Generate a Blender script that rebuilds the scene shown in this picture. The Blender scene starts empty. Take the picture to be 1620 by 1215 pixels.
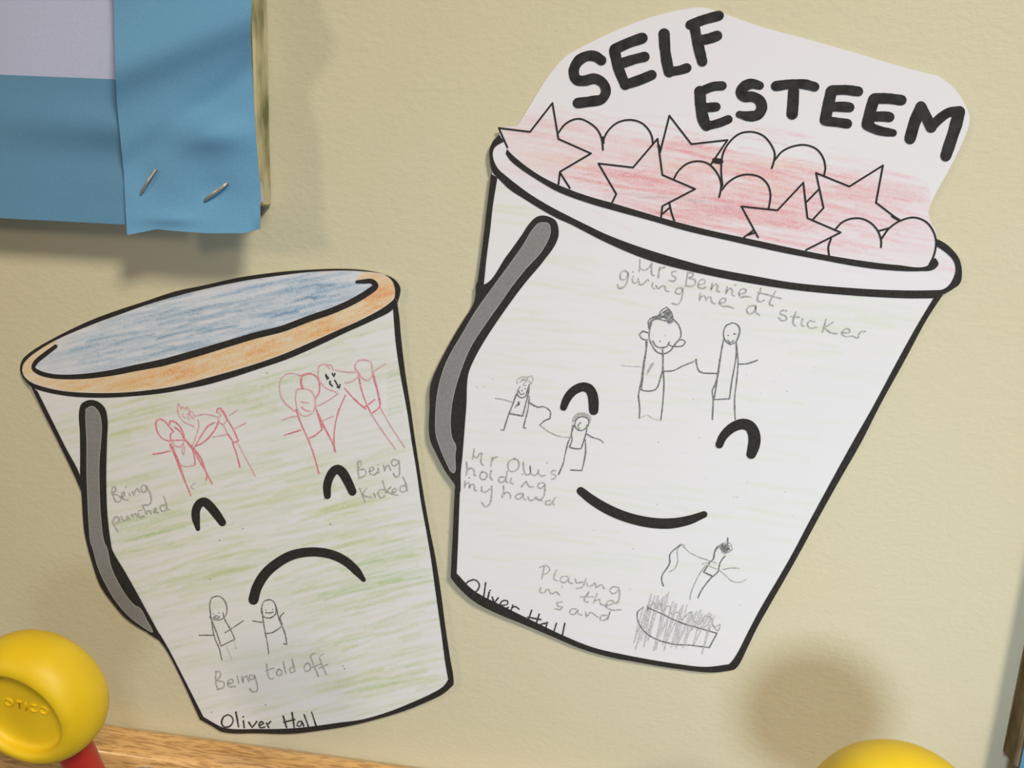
import bpy, bmesh, math, random
import numpy as np
from mathutils import Matrix, Vector
from mathutils.geometry import delaunay_2d_cdt

random.seed(7)
rng = np.random.default_rng(7)
scene = bpy.context.scene
col = scene.collection

# ------------------------------------------------------------------ camera
FPX, CX, CY = 1271.0, 810.0, 607.5          # focal length and centre in pixels of the 1620x1215 frame
D = 0.36                                     # camera's distance from the wall (m)
ZC = 1.30                                    # camera height
YAW, PITCH, ROLL = (math.radians(a) for a in (7.69, -12.46, 2.54))


def _rot(y, p, r):
    c, s = math.cos, math.sin
    Ry = np.array([[c(y), 0, s(y)], [0, 1, 0], [-s(y), 0, c(y)]])
    Rx = np.array([[1, 0, 0], [0, c(p), -s(p)], [0, s(p), c(p)]])
    Rz = np.array([[c(r), -s(r), 0], [s(r), c(r), 0], [0, 0, 1]])
    return Ry @ Rx @ Rz


CM = _rot(YAW, PITCH, ROLL)                  # x right, y up, z towards the viewer


def to_bl(v):
    return Vector((v[0], -v[2], v[1]))


cam_data = bpy.data.cameras.new('camera')
cam = bpy.data.objects.new('camera', cam_data)
col.objects.link(cam)
r_, u_, b_ = (to_bl(CM[:, i]) for i in range(3))
cam.matrix_world = Matrix(((r_.x, u_.x, b_.x, 0.0), (r_.y, u_.y, b_.y, -D),
                           (r_.z, u_.z, b_.z, ZC), (0, 0, 0, 1)))
cam_data.sensor_fit = 'HORIZONTAL'
cam_data.sensor_width = 36.0
cam_data.lens = FPX / 1620.0 * 36.0
cam_data.clip_start = 0.01
scene.camera = cam

# ------------------------------------------------------------------ world, lamps, exposure
world = bpy.data.worlds.new('world')
scene.world = world
world.use_nodes = True
bg = world.node_tree.nodes['Background']
bg.inputs['Color'].default_value = (1.0, 0.86, 0.72, 1)
bg.inputs['Strength'].default_value = 0.105


def area(name, loc, target, size, power, color, shape='DISK'):
    d = bpy.data.lights.new(name, 'AREA')
    d.shape = shape
    d.size = size
    d.energy = power
    d.color = color
    o = bpy.data.objects.new(name, d)
    col.objects.link(o)
    o.location = loc
    o.rotation_euler = (Vector(target) - Vector(loc)).to_track_quat('-Z', 'Y').to_euler()
    return o


wd = area('window_daylight', (0.13, -0.80, ZC - 0.04), (0.14, 0, ZC - 0.19), 0.17, 0.47, (0.78, 0.95, 1.15))
wd.data.spread = math.radians(74)
area('ceiling_lamp', (1.30, -1.80, ZC + 1.70), (0.0, 0, ZC - 0.1), 0.58, 64.0, (1.0, 0.895, 0.72))
area('corridor_lamp', (-1.15, -1.25, ZC + 0.40), (0.0, 0, ZC - 0.1), 0.26, 4.0, (1.0, 0.80, 0.58))

scene.view_settings.view_transform = 'Standard'
scene.view_settings.look = 'None'
scene.view_settings.gamma = 1.0
scene.view_settings.use_curve_mapping = False
scene.view_settings.exposure = 0.09


# ------------------------------------------------------------------ placing helpers
def hit(p):
    p = np.atleast_2d(np.asarray(p, float))
    d = np.stack([(p[:, 0] - CX) / FPX, -(p[:, 1] - CY) / FPX, -np.ones(len(p))], 1) @ CM.T
    return d[:, :2] / -d[:, 2:3]


def place(p, h):
    """points on the plane h metres in front of the wall, drawn at photo position p"""
    q = hit(p)
    h = np.broadcast_to(np.asarray(h, float), (len(q),))
    xy = q * (D - h)[:, None]
    return np.stack([xy[:, 0], -h, ZC + xy[:, 1]], 1)


def P(x, y, h=0.0):
    return Vector(place([(x, y)], h)[0])


# ------------------------------------------------------------------ materials
def mat(name, color, rough=0.6, spec=0.3):
    m = bpy.data.materials.new(name)
    m.use_nodes = True
    b = m.node_tree.nodes['Principled BSDF']
    b.inputs['Base Color'].default_value = (*color, 1)
    b.inputs['Roughness'].default_value = rough
    b.inputs['Specular IOR Level'].default_value = spec
    return m, m.node_tree.nodes, m.node_tree.links, b


def tex_noise(nd, lk, scale, detail=3, rough=0.5, stretch=None, rot=None):
    tc = nd.new('ShaderNodeTexCoord')
    mp = nd.new('ShaderNodeMapping')
    if stretch:
        mp.inputs['Scale'].default_value = stretch
    if rot:
        mp.inputs['Rotation'].default_value = rot
    lk.new(tc.outputs['Object'], mp.inputs['Vector'])
    n = nd.new('ShaderNodeTexNoise')
    n.inputs['Scale'].default_value = scale
    n.inputs['Detail'].default_value = detail
    n.inputs['Roughness'].default_value = rough
    lk.new(mp.outputs['Vector'], n.inputs['Vector'])
    return n


def ramp(nd, lk, src, stops):
    r = nd.new('ShaderNodeValToRGB')
    e = r.color_ramp.elements
    while len(e) < len(stops):
        e.new(0.5)
    for el, (p, c) in zip(e, stops):
        el.position = p
        el.color = (*c, 1)
    lk.new(src, r.inputs['Fac'])
    return r


def bump(nd, lk, src, b, strength, dist):
    bp = nd.new('ShaderNodeBump')
    bp.inputs['Strength'].default_value = strength
    bp.inputs['Distance'].default_value = dist
    lk.new(src, bp.inputs['Height'])
    lk.new(bp.outputs['Normal'], b.inputs['Normal'])
    return bp


def noise_mat(name, c0, c1, scale, rough=0.6, spec=0.3, stretch=None, lo=0.35, hi=0.65, detail=3, bmp=None):
    m, nd, lk, b = mat(name, c0, rough, spec)
    n = tex_noise(nd, lk, scale, detail, stretch=stretch)
    r = ramp(nd, lk, n.outputs['Fac'], [(lo, c0), (hi, c1)])
    lk.new(r.outputs['Color'], b.inputs['Base Color'])
    if bmp:
        bump(nd, lk, n.outputs['Fac'], b, *bmp)
    return m


# painted wall: lightly pebbled paint
def wall_material():
    m, nd, lk, b = mat('wall_paint', (0.60, 0.56, 0.42), 0.55, 0.25)
    big = tex_noise(nd, lk, 9, 2)
    r = ramp(nd, lk, big.outputs['Fac'], [(0.3, (0.610, 0.568, 0.400)), (0.7, (0.602, 0.572, 0.418))])
    lk.new(r.outputs['Color'], b.inputs['Base Color'])
    n1 = tex_noise(nd, lk, 400, 4, 0.6, stretch=(0.75, 1, 1.1))
    n2 = tex_noise(nd, lk, 110, 3, 0.5)
    ad = nd.new('ShaderNodeMath')
    ad.operation = 'ADD'
    lk.new(n1.outputs['Fac'], ad.inputs[0])
    lk.new(n2.outputs['Fac'], ad.inputs[1])
    bump(nd, lk, ad.outputs[0], b, 0.45, 0.0006)
    return m


def paper_material(name, base=None):
    """white paper; crayon pigment laid down in the colour attribute, broken up by the paper's tooth"""
    m, nd, lk, b = mat(name, (0.8, 0.8, 0.8), 0.75, 0.15)
    at = nd.new('ShaderNodeAttribute')
    at.attribute_name = 'pigment'
    n = tex_noise(nd, lk, 1500, 2, 0.6)
    tooth = nd.new('ShaderNodeMapRange')
    tooth.inputs['From Min'].default_value = 0.3
    tooth.inputs['From Max'].default_value = 0.7
    tooth.inputs['To Min'].default_value = 0.55
    tooth.inputs['To Max'].default_value = 1.15
    lk.new(n.outputs['Fac'], tooth.inputs['Value'])
    mx = nd.new('ShaderNodeMix')
    mx.data_type = 'RGBA'
    mx.clamp_factor = False
    mx.inputs[6].default_value = (0.735, 0.735, 0.79, 1)
    lk.new(tooth.outputs['Result'], mx.inputs[0])
    lk.new(at.outputs['Color'], mx.inputs[7])
    lk.new(mx.outputs[2], b.inputs['Base Color'])
    n2 = tex_noise(nd, lk, 28, 2, 0.5)
    bump(nd, lk, n2.outputs['Fac'], b, 0.15, 0.002)
    return m


M_wall = wall_material()
M_paper = paper_material('drawing_paper')
M_ink = noise_mat('printed_black', (0.020, 0.018, 0.017), (0.034, 0.031, 0.029), 900, 0.7, 0.2)
M_marker = noise_mat('black_marker', (0.016, 0.016, 0.016), (0.034, 0.034, 0.035), 260, 0.7, 0.2)
M_grey = noise_mat('printed_grey', (0.205, 0.205, 0.21), (0.25, 0.25, 0.255), 1300, 0.7, 0.2)
M_greyedge = noise_mat('printed_grey_edge', (0.33, 0.33, 0.33), (0.40, 0.40, 0.40), 900, 0.7, 0.2)
M_pencil = noise_mat('pencil_dark', (0.11, 0.11, 0.115), (0.36, 0.36, 0.37), 1400, 0.6, 0.3, lo=0.40, hi=0.72)
M_pencil_l = noise_mat('pencil_light', (0.30, 0.30, 0.29), (0.60, 0.60, 0.58), 1400, 0.6, 0.3, lo=0.38, hi=0.70)
M_pencil_p = noise_mat('pencil_pale', (0.46, 0.46, 0.47), (0.68, 0.68, 0.69), 1400, 0.6, 0.3, lo=0.38, hi=0.70)
M_scrib = noise_mat('pencil_scribble', (0.42, 0.415, 0.43), (0.68, 0.675, 0.70), 1400, 0.6, 0.3, lo=0.36, hi=0.66)
M_biro = noise_mat('pencil_name', (0.035, 0.033, 0.035), (0.13, 0.13, 0.13), 1400, 0.6, 0.3, lo=0.45, hi=0.75)
M_red = noise_mat('red_crayon_line', (0.64, 0.16, 0.21), (0.74, 0.42, 0.46), 1400, 0.6, 0.2, lo=0.40, hi=0.72)
M_red_p = noise_mat('red_crayon_pale', (0.66, 0.33, 0.38), (0.72, 0.55, 0.58), 1400, 0.6, 0.2, lo=0.40, hi=0.70)


# ------------------------------------------------------------------ scene-object helpers
def tag(o, label=None, cat=None, group=None, kind=None):
    if label:
        o['label'] = label
    if cat:
        o['category'] = cat
    if group:
        o['group'] = group
    if kind:
        o['kind'] = kind
    return o


def empty(name, loc):
    o = bpy.data.objects.new(name, None)
    o.empty_display_size = 0.01
    o.location = loc
    col.objects.link(o)
    return o


def world_loc(o):
    v = Vector(o.location)
    while o.parent:
        o = o.parent
        v += Vector(o.location)
    return v


def mesh_obj(name, verts, faces, material, parent=None, smooth=False):
    off = world_loc(parent) if parent else Vector((0, 0, 0))
    me = bpy.data.meshes.new(name)
    me.from_pydata([tuple(Vector(v) - off) for v in verts], [], faces)
    me.materials.append(material)
    if smooth:
        me.polygons.foreach_set('use_smooth', [True] * len(me.polygons))
    me.update()
    o = bpy.data.objects.new(name, me)
    col.objects.link(o)
    if parent:
        o.parent = parent
    return o


def bm_obj(name, bm, material, parent=None, smooth=False):
    me = bpy.data.meshes.new(name)
    if parent:
        bmesh.ops.translate(bm, verts=bm.verts, vec=-world_loc(parent))
    bm.to_mesh(me)
    bm.free()
    me.materials.append(material)
    if smooth:
        me.polygons.foreach_set('use_smooth', [True] * len(me.polygons))
    o = bpy.data.objects.new(name, me)
    col.objects.link(o)
    if parent:
        o.parent = parent
    return o


def box(bm, x0, x1, y0, y1, z0, z1, bev=0.0, seg=2):
    g = bmesh.ops.create_cube(bm, size=1.0)
    for v in g['verts']:
        v.co = Vector(((x0 + x1) / 2 + v.co.x * (x1 - x0), (y0 + y1) / 2 + v.co.y * (y1 - y0),
                       (z0 + z1) / 2 + v.co.z * (z1 - z0)))
    if bev > 0:
        es = list({e for v in g['verts'] for e in v.link_edges})
        bmesh.ops.bevel(bm, geom=es, offset=bev, segments=seg, affect='EDGES', profile=0.5)


# ------------------------------------------------------------------ 2D drawing helpers (photo-frame units on the paper)
def Z(x0, y0, s, pts):
    """points read off an enlargement whose corner is (x0, y0) and whose scale is s"""
    return [(x0 + a / s, y0 + b / s) for a, b in pts]


def catmull(pts, step=3.0, closed=False, corner=400):
    p = np.asarray(pts, float)
    n = len(p)
    if n < 3:
        L = np.linalg.norm(p[-1] - p[0])
        k = max(2, int(L / step) + 1)
        t = np.linspace(0, 1, k)[:, None]
        return p[0] * (1 - t) + p[-1] * t, np.linspace(0, n - 1, k)
    out, par = [], []
    segs = n if closed else n - 1
    for i in range(segs):
        if closed:
            a, b, c, d = p[(i - 1) % n], p[i], p[(i + 1) % n], p[(i + 2) % n]
        else:
            b, c = p[i], p[i + 1]
            a = p[i - 1] if i > 0 else 2 * b - c
            d = p[i + 2] if i + 2 < n else 2 * c - b
        L = np.linalg.norm(c - b)
        k = max(1, int(round(L / step)))
        # centripetal-like damping of tangents
        lb = max(np.linalg.norm(b - a), 1e-6)
        ld = max(np.linalg.norm(d - c), 1e-6)
        m0 = ((b - a) / lb + (c - b) / max(L, 1e-6)) * 0.5 * L
        m1 = ((c - b) / max(L, 1e-6) + (d - c) / ld) * 0.5 * L
        if corner < 360:
            ca = math.cos(math.radians(corner))
            if np.dot((b - a) / lb, (c - b) / max(L, 1e-6)) < ca:
                m0 = c - b
            if np.dot((c - b) / max(L, 1e-6), (d - c) / ld) < ca:
                m1 = c - b
        for j in range(k):
            t = j / k
            h00 = 2 * t**3 - 3 * t**2 + 1
            h10 = t**3 - 2 * t**2 + t
            h01 = -2 * t**3 + 3 * t**2
            h11 = t**3 - t**2
            out.append(h00 * b + h10 * m0 + h01 * c + h11 * m1)
            par.append(i + t)
    if not closed:
        out.append(p[-1])
        par.append(n - 1)
    return np.array(out), np.array(par)


class Ink:
    """collects strokes and filled shapes (2D), later wrapped onto a sheet as one mesh"""

    def __init__(self):
        self.v, self.f = [], []
        self.marks = [0]                       # where each stroke's vertices start

    def ribbon(self, pts, w, smooth=True, wob=0.0, caps=True, corner=400):
        if not smooth and len(pts) > 2:
            for a, b in zip(pts[:-1], pts[1:]):
                self.ribbon([a, b], w, True, wob)
            return
        c, par = catmull(pts, max(1.2, min(3.0, (min(w) if isinstance(w, (list, tuple)) else w) * 1.0)), corner=corner)
        ws = np.interp(par, np.arange(len(pts)), w) if isinstance(w, (list, tuple)) else np.full(len(c), float(w))
        if wob:
            ws = ws * (1 + wob * np.convolve(rng.normal(size=len(ws) + 4), np.ones(5) / 5, 'valid'))
        t = np.gradient(c, axis=0) if len(c) > 2 else np.repeat([c[-1] - c[0]], len(c), 0)
        t /= np.maximum(np.linalg.norm(t, axis=1), 1e-6)[:, None]
        nrm = np.stack([-t[:, 1], t[:, 0]], 1)
        Lp, Rp = c + nrm * ws[:, None] / 2, c - nrm * ws[:, None] / 2
        b0 = len(self.v)
        self.marks.append(b0)
        for l, r in zip(Lp, Rp):
            self.v += [tuple(l), tuple(r)]
        for i in range(len(c) - 1):
            a = b0 + 2 * i
            self.f.append((a, a + 1, a + 3, a + 2))
        if caps:
            for e, sgn in ((0, -1), (len(c) - 1, 1)):
                k = 6
                b1 = len(self.v)
                self.v.append(tuple(c[e]))
                for j in range(k + 1):
                    ang = -math.pi / 2 + math.pi * j / k
                    q = c[e] + (t[e] * math.cos(ang) * sgn + nrm[e] * math.sin(ang)) * ws[e] / 2
                    self.v.append(tuple(q))
                for j in range(k):
                    self.f.append((b1, b1 + 1 + j, b1 + 2 + j))
        return self

    def strip(self, A, B, smooth=True):
        """area between two edges traced in the same direction"""
        a = catmull(A, 2.0)[0] if smooth else catmull_lin(A)
        b = catmull(B, 2.0)[0] if smooth else catmull_lin(B)
        n = max(len(a), len(b))
        a, b = resample(a, n), resample(b, n)
        b0 = len(self.v)
        for l, r in zip(a, b):
            self.v += [tuple(l), tuple(r)]
        for i in range(n - 1):
            q = b0 + 2 * i
            self.f.append((q, q + 1, q + 3, q + 2))
        return self

    def poly(self, pts, spacing=6.0, smooth=True):
        o = catmull(pts, 3.0, closed=True)[0] if smooth else np.asarray(pts, float)
        v, f = fill(o, spacing)
        b0 = len(self.v)
        self.v += [tuple(q) for q in v]
        self.f += [tuple(i + b0 for i in t) for t in f]
        return self

    def dot(self, p, r):
        b0 = len(self.v)
        self.v.append(tuple(p))
        for j in range(8):
            a = j * math.pi / 4
            self.v.append((p[0] + r * math.cos(a), p[1] + r * math.sin(a)))
        for j in range(8):
            self.f.append((b0, b0 + 1 + j, b0 + 1 + (j + 1) % 8))
        return self


def catmull_lin(pts):
    out = []
    for a, b in zip(pts[:-1], pts[1:]):
        a, b = np.array(a, float), np.array(b, float)
        k = max(1, int(np.linalg.norm(b - a) / 2))
        out += [a + (b - a) * j / k for j in range(k)]
    out.append(np.array(pts[-1], float))
    return np.array(out)


def resample(p, n):
    s = np.concatenate([[0], np.cumsum(np.linalg.norm(np.diff(p, axis=0), axis=1))])
    q = np.linspace(0, s[-1], n)
    return np.stack([np.interp(q, s, p[:, 0]), np.interp(q, s, p[:, 1])], 1)


def inside(poly, x, y):
    poly = np.asarray(poly, float)
    res = np.zeros(np.shape(x), bool)
    j = len(poly) - 1
    for i in range(len(poly)):
        xi, yi = poly[i]
        xj, yj = poly[j]
        c = ((yi > y) != (yj > y))
        with np.errstate(divide='ignore', invalid='ignore'):
            res ^= c & (x < (xj - xi) * (y - yi) / (yj - yi + 1e-12) + xi)
        j = i
    return res


def fill(outline, spacing):
    """triangulate an outline with a grid of inner points"""
    o = np.asarray(outline, float)
    x0, y0 = o.min(0)
    x1, y1 = o.max(0)
    gx, gy = np.meshgrid(np.arange(x0 + spacing / 2, x1, spacing), np.arange(y0 + spacing / 2, y1, spacing))
    gx = gx + (np.arange(gx.shape[0]) % 2)[:, None] * spacing * 0.5
    m = inside(o, gx, gy)
    g = np.stack([gx[m], gy[m]], 1)
    if len(g):                                # keep clear of the outline
        keep = np.ones(len(g), bool)
        oo = resample(np.vstack([o, o[:1]]), max(8, int(np.sum(np.linalg.norm(np.diff(np.vstack([o, o[:1]]), axis=0), axis=1)) / (spacing * 0.5))))
        for k in range(0, len(g), 4000):
            d = np.min((g[k:k + 4000, None, 0] - oo[None, :, 0])**2 + (g[k:k + 4000, None, 1] - oo[None, :, 1])**2, axis=1)
            keep[k:k + 4000] = d > (spacing * 0.35)**2
        g = g[keep]
    n = len(o)
    pts = [Vector(q) for q in o] + [Vector(q) for q in g]
    res = delaunay_2d_cdt(pts, [], [list(range(n))], 1, 1e-4)
    return [tuple(q) for q in res[0]], [tuple(f) for f in res[2]]


class Sheet:
    """a thin piece of paper near the wall, with its own gentle lift off the wall"""

    def __init__(self, root, lift):
        self.root, self.lift = root, lift

    def wrap(self, pts, extra):
        p = np.asarray(pts, float)
        return place(p, self.lift(p[:, 0], p[:, 1]) + extra)

    def part(self, name, ink, material, layer, parent=None, label=None, kind=None):
        # later strokes lie a hair above earlier ones, as pigment does
        idx = np.searchsorted(np.array(ink.marks), np.arange(len(ink.v)), side='right') % 17
        v = self.wrap(ink.v, 0.00006 * layer + 0.0000025 * idx)
        o = mesh_obj(name, v, ink.f, material, parent or self.root)
        if label:
            o['label'] = label
        if kind:
            o['kind'] = kind
        return o

    def paper(self, name, outline, material, spacing, pigment=None, thick=0.00022):
        o2 = np.asarray(outline, float)
        v, f = fill(o2, spacing)
        v = np.asarray(v)
        top = self.wrap(v, 0.0)
        bot = top + np.array([0, thick, 0])
        n = len(v)
        faces = list(f) + [tuple(i + n for i in reversed(t)) for t in f]
        cnt = {}
        for t in f:
            for a, b in zip(t, t[1:] + t[:1]):
                cnt[(a, b)] = 1
        for (a, b) in list(cnt):
            if (b, a) not in cnt:
                faces.append((b, a, a + n, b + n))
        ob = mesh_obj(name, np.vstack([top, bot]), faces, material, self.root)
        c = pigment(v[:, 0], v[:, 1]) if pigment else np.tile([[0.735, 0.735, 0.79]], (n, 1))
        c = np.vstack([c, np.tile([[0.735, 0.735, 0.79]], (n, 1))])
        at = ob.data.color_attributes.new('pigment', 'FLOAT_COLOR', 'POINT')
        at.data.foreach_set('color', np.concatenate([c, np.ones((2 * n, 1))], 1).astype(np.float32).ravel())
        return ob


class Crayon:
    """pigment rubbed onto paper stroke by stroke, kept on a fine grid"""

    def __init__(self, x0, y0, x1, y1, res=2.0):
        self.x0, self.y0, self.res = x0, y0, res
        self.w, self.h = int((x1 - x0) / res) + 1, int((y1 - y0) / res) + 1
        self.gx, self.gy = np.meshgrid(x0 + np.arange(self.w) * res, y0 + np.arange(self.h) * res)
        self.c = np.tile(np.array([0.735, 0.735, 0.79]), (self.h, self.w, 1))

    def wash(self, mask, colr, a):
        self.c = self.c * (1 - (mask * a)[..., None] * (1 - np.array(colr)))

    def stroke(self, a, b, w, colr, amt, mask):
        a, b = np.array(a, float), np.array(b, float)
        lo = np.minimum(a, b) - w * 2
        hi = np.maximum(a, b) + w * 2
        i0, i1 = max(0, int((lo[0] - self.x0) / self.res)), min(self.w, int((hi[0] - self.x0) / self.res) + 2)
        j0, j1 = max(0, int((lo[1] - self.y0) / self.res)), min(self.h, int((hi[1] - self.y0) / self.res) + 2)
        if i1 <= i0 or j1 <= j0:
            return
        x, y = self.gx[j0:j1, i0:i1], self.gy[j0:j1, i0:i1]
        d = b - a
        L = max(np.linalg.norm(d), 1e-6)
        t = np.clip(((x - a[0]) * d[0] + (y - a[1]) * d[1]) / L**2, 0, 1)
        bow = 3.0 * np.sin(t * math.pi)
        dist = np.hypot(x - a[0] - t * d[0], y - a[1] - t * d[1] + bow * 0.6)
        s = np.clip(1.25 - dist / (w / 2), 0, 1) * (0.55 + 0.45 * np.sin(3 + t * L / 37.0 + a[1])**2)
        s = s * mask[j0:j1, i0:i1] * amt
        self.c[j0:j1, i0:i1] *= 1 - s[..., None] * (1 - np.array(colr))

    def scatter(self, mask, n, ang, length, width, colr, amt, where=None, spread=4):
        idx = np.argwhere(mask)
        for _ in range(n):
            if where is None:
                j, i = idx[rng.integers(len(idx))]
                x, y = self.gx[j, i], self.gy[j, i]
            else:
                cx, cy, rx, ry = where[rng.integers(len(where))]
                x, y = cx + rng.normal() * rx, cy + rng.normal() * ry
            L = rng.uniform(*length) / 2
            t = math.radians(ang + rng.normal() * spread)
            dx, dy = math.cos(t) * L, math.sin(t) * L
            self.stroke((x - dx, y - dy), (x + dx, y + dy), rng.uniform(*width), colr, rng.uniform(*amt), mask)

    def mask(self, poly):
        return inside(poly, self.gx, self.gy)

    def sample(self, x, y):
        fx = np.clip((x - self.x0) / self.res, 0, self.w - 1.001)
        fy = np.clip((y - self.y0) / self.res, 0, self.h - 1.001)
        i, j = fx.astype(int), fy.astype(int)
        u, v = (fx - i)[:, None], (fy - j)[:, None]
        c = self.c
        return (c[j, i] * (1 - u) * (1 - v) + c[j, i + 1] * u * (1 - v) + c[j + 1, i] * (1 - u) * v + c[j + 1, i + 1] * u * v)


# ================================================================== THE SETTING
# wall
wm = bmesh.new()
box(wm, -2.2, 2.2, 0.0, 0.08, 0.0, 2.6)
wall = bm_obj('wall_back', wm, M_wall)
tag(wall, 'pale cream-green painted wall with a lightly pebbled surface', kind='structure')

# wooden rail with its pegs
zr = ZC - 0.8015 * D


def wood_material():
    m, nd, lk, b = mat('varnished_oak', (0.5, 0.3, 0.12), 0.28, 0.5)
    n = tex_noise(nd, lk, 130, 4, 0.55, stretch=(0.03, 1.6, 1.6))
    n2 = tex_noise(nd, lk, 900, 2, 0.5, stretch=(0.13, 1, 1))
    b.inputs['Coat Weight'].default_value = 0.7
    b.inputs['Coat Roughness'].default_value = 0.17
    r = ramp(nd, lk, n.outputs['Fac'], [(0.30, (0.74, 0.43, 0.165)), (0.66, (0.86, 0.55, 0.235))])
    r2 = ramp(nd, lk, n2.outputs['Fac'], [(0.38, (0.50, 0.42, 0.33)), (0.54, (1, 1, 1))])
    mx = nd.new('ShaderNodeMix')
    mx.data_type = 'RGBA'
    mx.blend_type = 'MULTIPLY'
    mx.inputs[0].default_value = 0.75
    lk.new(r.outputs['Color'], mx.inputs[6])
    lk.new(r2.outputs['Color'], mx.inputs[7])
    lk.new(mx.outputs[2], b.inputs['Base Color'])
    bump(nd, lk, n2.outputs['Fac'], b, 0.25, 0.0004)
    return m


M_wood = wood_material()
rb = bmesh.new()
RAIL_H = 0.060 * D
box(rb, -1.4, 1.4, -RAIL_H, 0.0, zr - 0.115, zr, 0.0042, 16)
rail = bm_obj('trim_1', rb, M_wood)
tag(rail, 'varnished oak peg rail fixed along the wall', kind='structure')

# ================================================================== LEFT BUCKET (sad face)
LBa, LBb, LBc, LBd = (20, 410, 4.859), (320, 410, 4.765), (20, 560, 4.05), (100, 840, 3.573)
LBe, LBf, LBg = (480, 880, 4.05), (560, 600, 4.05), (280, 920, 4.671)

l_top_outer = Z(*LBa, [(55, 850), (62, 800), (85, 760), (150, 705), (330, 600), (600, 470), (800, 395), (1000, 330), (1250, 248)]) + \
    Z(*LBb, [(0, 200), (300, 135), (600, 95), (800, 80), (1050, 72), (1200, 80), (1340, 105), (1440, 145), (1480, 185), (1495, 225), (1490, 270), (1475, 320)])
l_right_outer = Z(*LBb, [(1475, 320), (1485, 430), (1500, 600), (1530, 850)]) + \
    Z(*LBf, [(360, 160), (385, 340), (415, 540), (450, 760), (490, 980)]) + Z(*LBe, [(845, 0), (880, 220), (910, 450), (940, 650), (963, 790), (962, 825)])
l_bot_outer = Z(*LBe, [(962, 825), (900, 880), (800, 930), (650, 990), (450, 1050), (280, 1090)]) + \
    Z(*LBg, [(1100, 1095), (850, 1125), (600, 1122), (330, 1110), (260, 1070), (170, 1020)])
l_leftlow_outer = Z(*LBg, [(170, 1020)]) + Z(*LBd, [(650, 800), (580, 670), (535, 610)])
l_handle_outer = Z(*LBd, [(535, 610), (450, 560), (350, 490), (280, 410), (210, 310), (160, 170), (135, 80), (118, 0)]) + Z(*LBc, [(450, 1050), (440, 890)])
l_leftup_outer = Z(*LBc, [(440, 890), (405, 800), (300, 580), (200, 380), (110, 205)])
l_leftend_outer = Z(*LBa, [(130, 970), (100, 940), (60, 870), (55, 850)])


def chain(*parts):
    out = []
    for p in parts:
        c = catmull(p, 5.0)[0]
        if out and np.linalg.norm(np.array(out[-1]) - c[0]) < 1.5:
            c = c[1:]
        out += [tuple(q) for q in c]
    if np.linalg.norm(np.array(out[0]) - np.array(out[-1])) < 1.5:
        out.pop()
    return out


l_outline = chain(l_top_outer, l_right_outer, l_bot_outer, l_leftlow_outer, l_handle_outer, l_leftup_outer, l_leftend_outer)


def l_lift(x, y):
    u, v = (x - 390) / 310.0, (y - 800) / 380.0
    return 0.0009 + 0.0012 * np.clip(u * u + v * v, 0, 2.2) + 0.0009 * np.clip(u, 0, 1.2)**2


root_l = empty('bucket_cutout', P(480, 1150, 0.001))
tag(root_l, 'paper cutout of a bucket with a frowning face, orange rim and blue inside', 'paper cutout')
SL = Sheet(root_l, l_lift)

# regions for colouring
l_in_low = Z(*LBa, [(165, 800), (155, 835), (200, 870), (300, 898), (400, 905), (550, 900), (750, 875), (950, 835), (1150, 795), (1350, 740)]) + \
    Z(*LBb, [(0, 695), (200, 635), (400, 575), (600, 525), (800, 450), (1000, 380), (1150, 310), (1270, 235), (1305, 195)])
l_rim_low_up = Z(*LBa, [(72, 855), (85, 895), (140, 945), (250, 985), (400, 1015), (600, 1028), (850, 1025), (1100, 1000), (1300, 965)]) + \
    Z(*LBb, [(0, 905), (200, 850), (400, 790), (600, 720), (800, 635), (1000, 545), (1200, 455), (1380, 355), (1440, 305), (1450, 290)])
l_rim_low_dn = Z(*LBa, [(100, 940), (150, 985), (250, 1020), (450, 1055), (700, 1065), (900, 1055), (1150, 1030), (1400, 985)]) + \
    Z(*LBb, [(0, 955), (200, 900), (400, 835), (650, 750), (900, 640), (1100, 545), (1300, 455), (1430, 385), (1475, 325)])
l_top_inner = Z(*LBa, [(72, 855), (80, 810), (120, 760), (180, 712), (330, 622), (640, 490), (820, 425), (1000, 360), (1250, 285)]) + \
    Z(*LBb, [(0, 228), (300, 165), (600, 120), (800, 97), (1050, 85), (1200, 90), (1370, 115), (1430, 160), (1450, 210), (1455, 250), (1450, 290)])

cl = Crayon(20, 415, 725, 1170, 1.5)
in_poly = Z(*LBa, [(340, 660), (250, 730), (165, 800)]) + l_in_low[1:] + Z(*LBb, [(1280, 165), (1160, 160), (1200, 95)]) + list(reversed(l_top_inner[4:-6]))
mk_in = cl.mask(in_poly)
mk_top = cl.mask(list(l_top_outer) + list(reversed(l_rim_low_up)))
mk_rim = mk_top & ~mk_in
body_poly = list(l_rim_low_dn) + l_right_outer + l_bot_outer + l_leftlow_outer + l_handle_outer + l_leftup_outer
mk_body = cl.mask(body_poly)
cl.wash(mk_in, (0.78, 0.86, 0.92), 0.45)
cl.scatter(mk_in, 330, -12, (40, 150), (2.2, 4.5), (0.48, 0.68, 0.82), (0.12, 0.50), spread=3)
cl.scatter(mk_in, 100, -13, (30, 90), (2.5, 5), (0.18, 0.48, 0.68), (0.25, 0.80), where=[(440, 480, 60, 8), (530, 455, 40, 12), (480, 500, 50, 8), (310, 505, 40, 14), (190, 550, 60, 12), (400, 525, 70, 6), (480, 445, 60, 8)], spread=2.5)
cl.wash(mk_rim, (1.0, 0.80, 0.44), 0.80)
cl.scatter(mk_rim, 330, -16, (25, 80), (3, 6), (1.0, 0.76, 0.34), (0.15, 0.50), spread=5)
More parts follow.
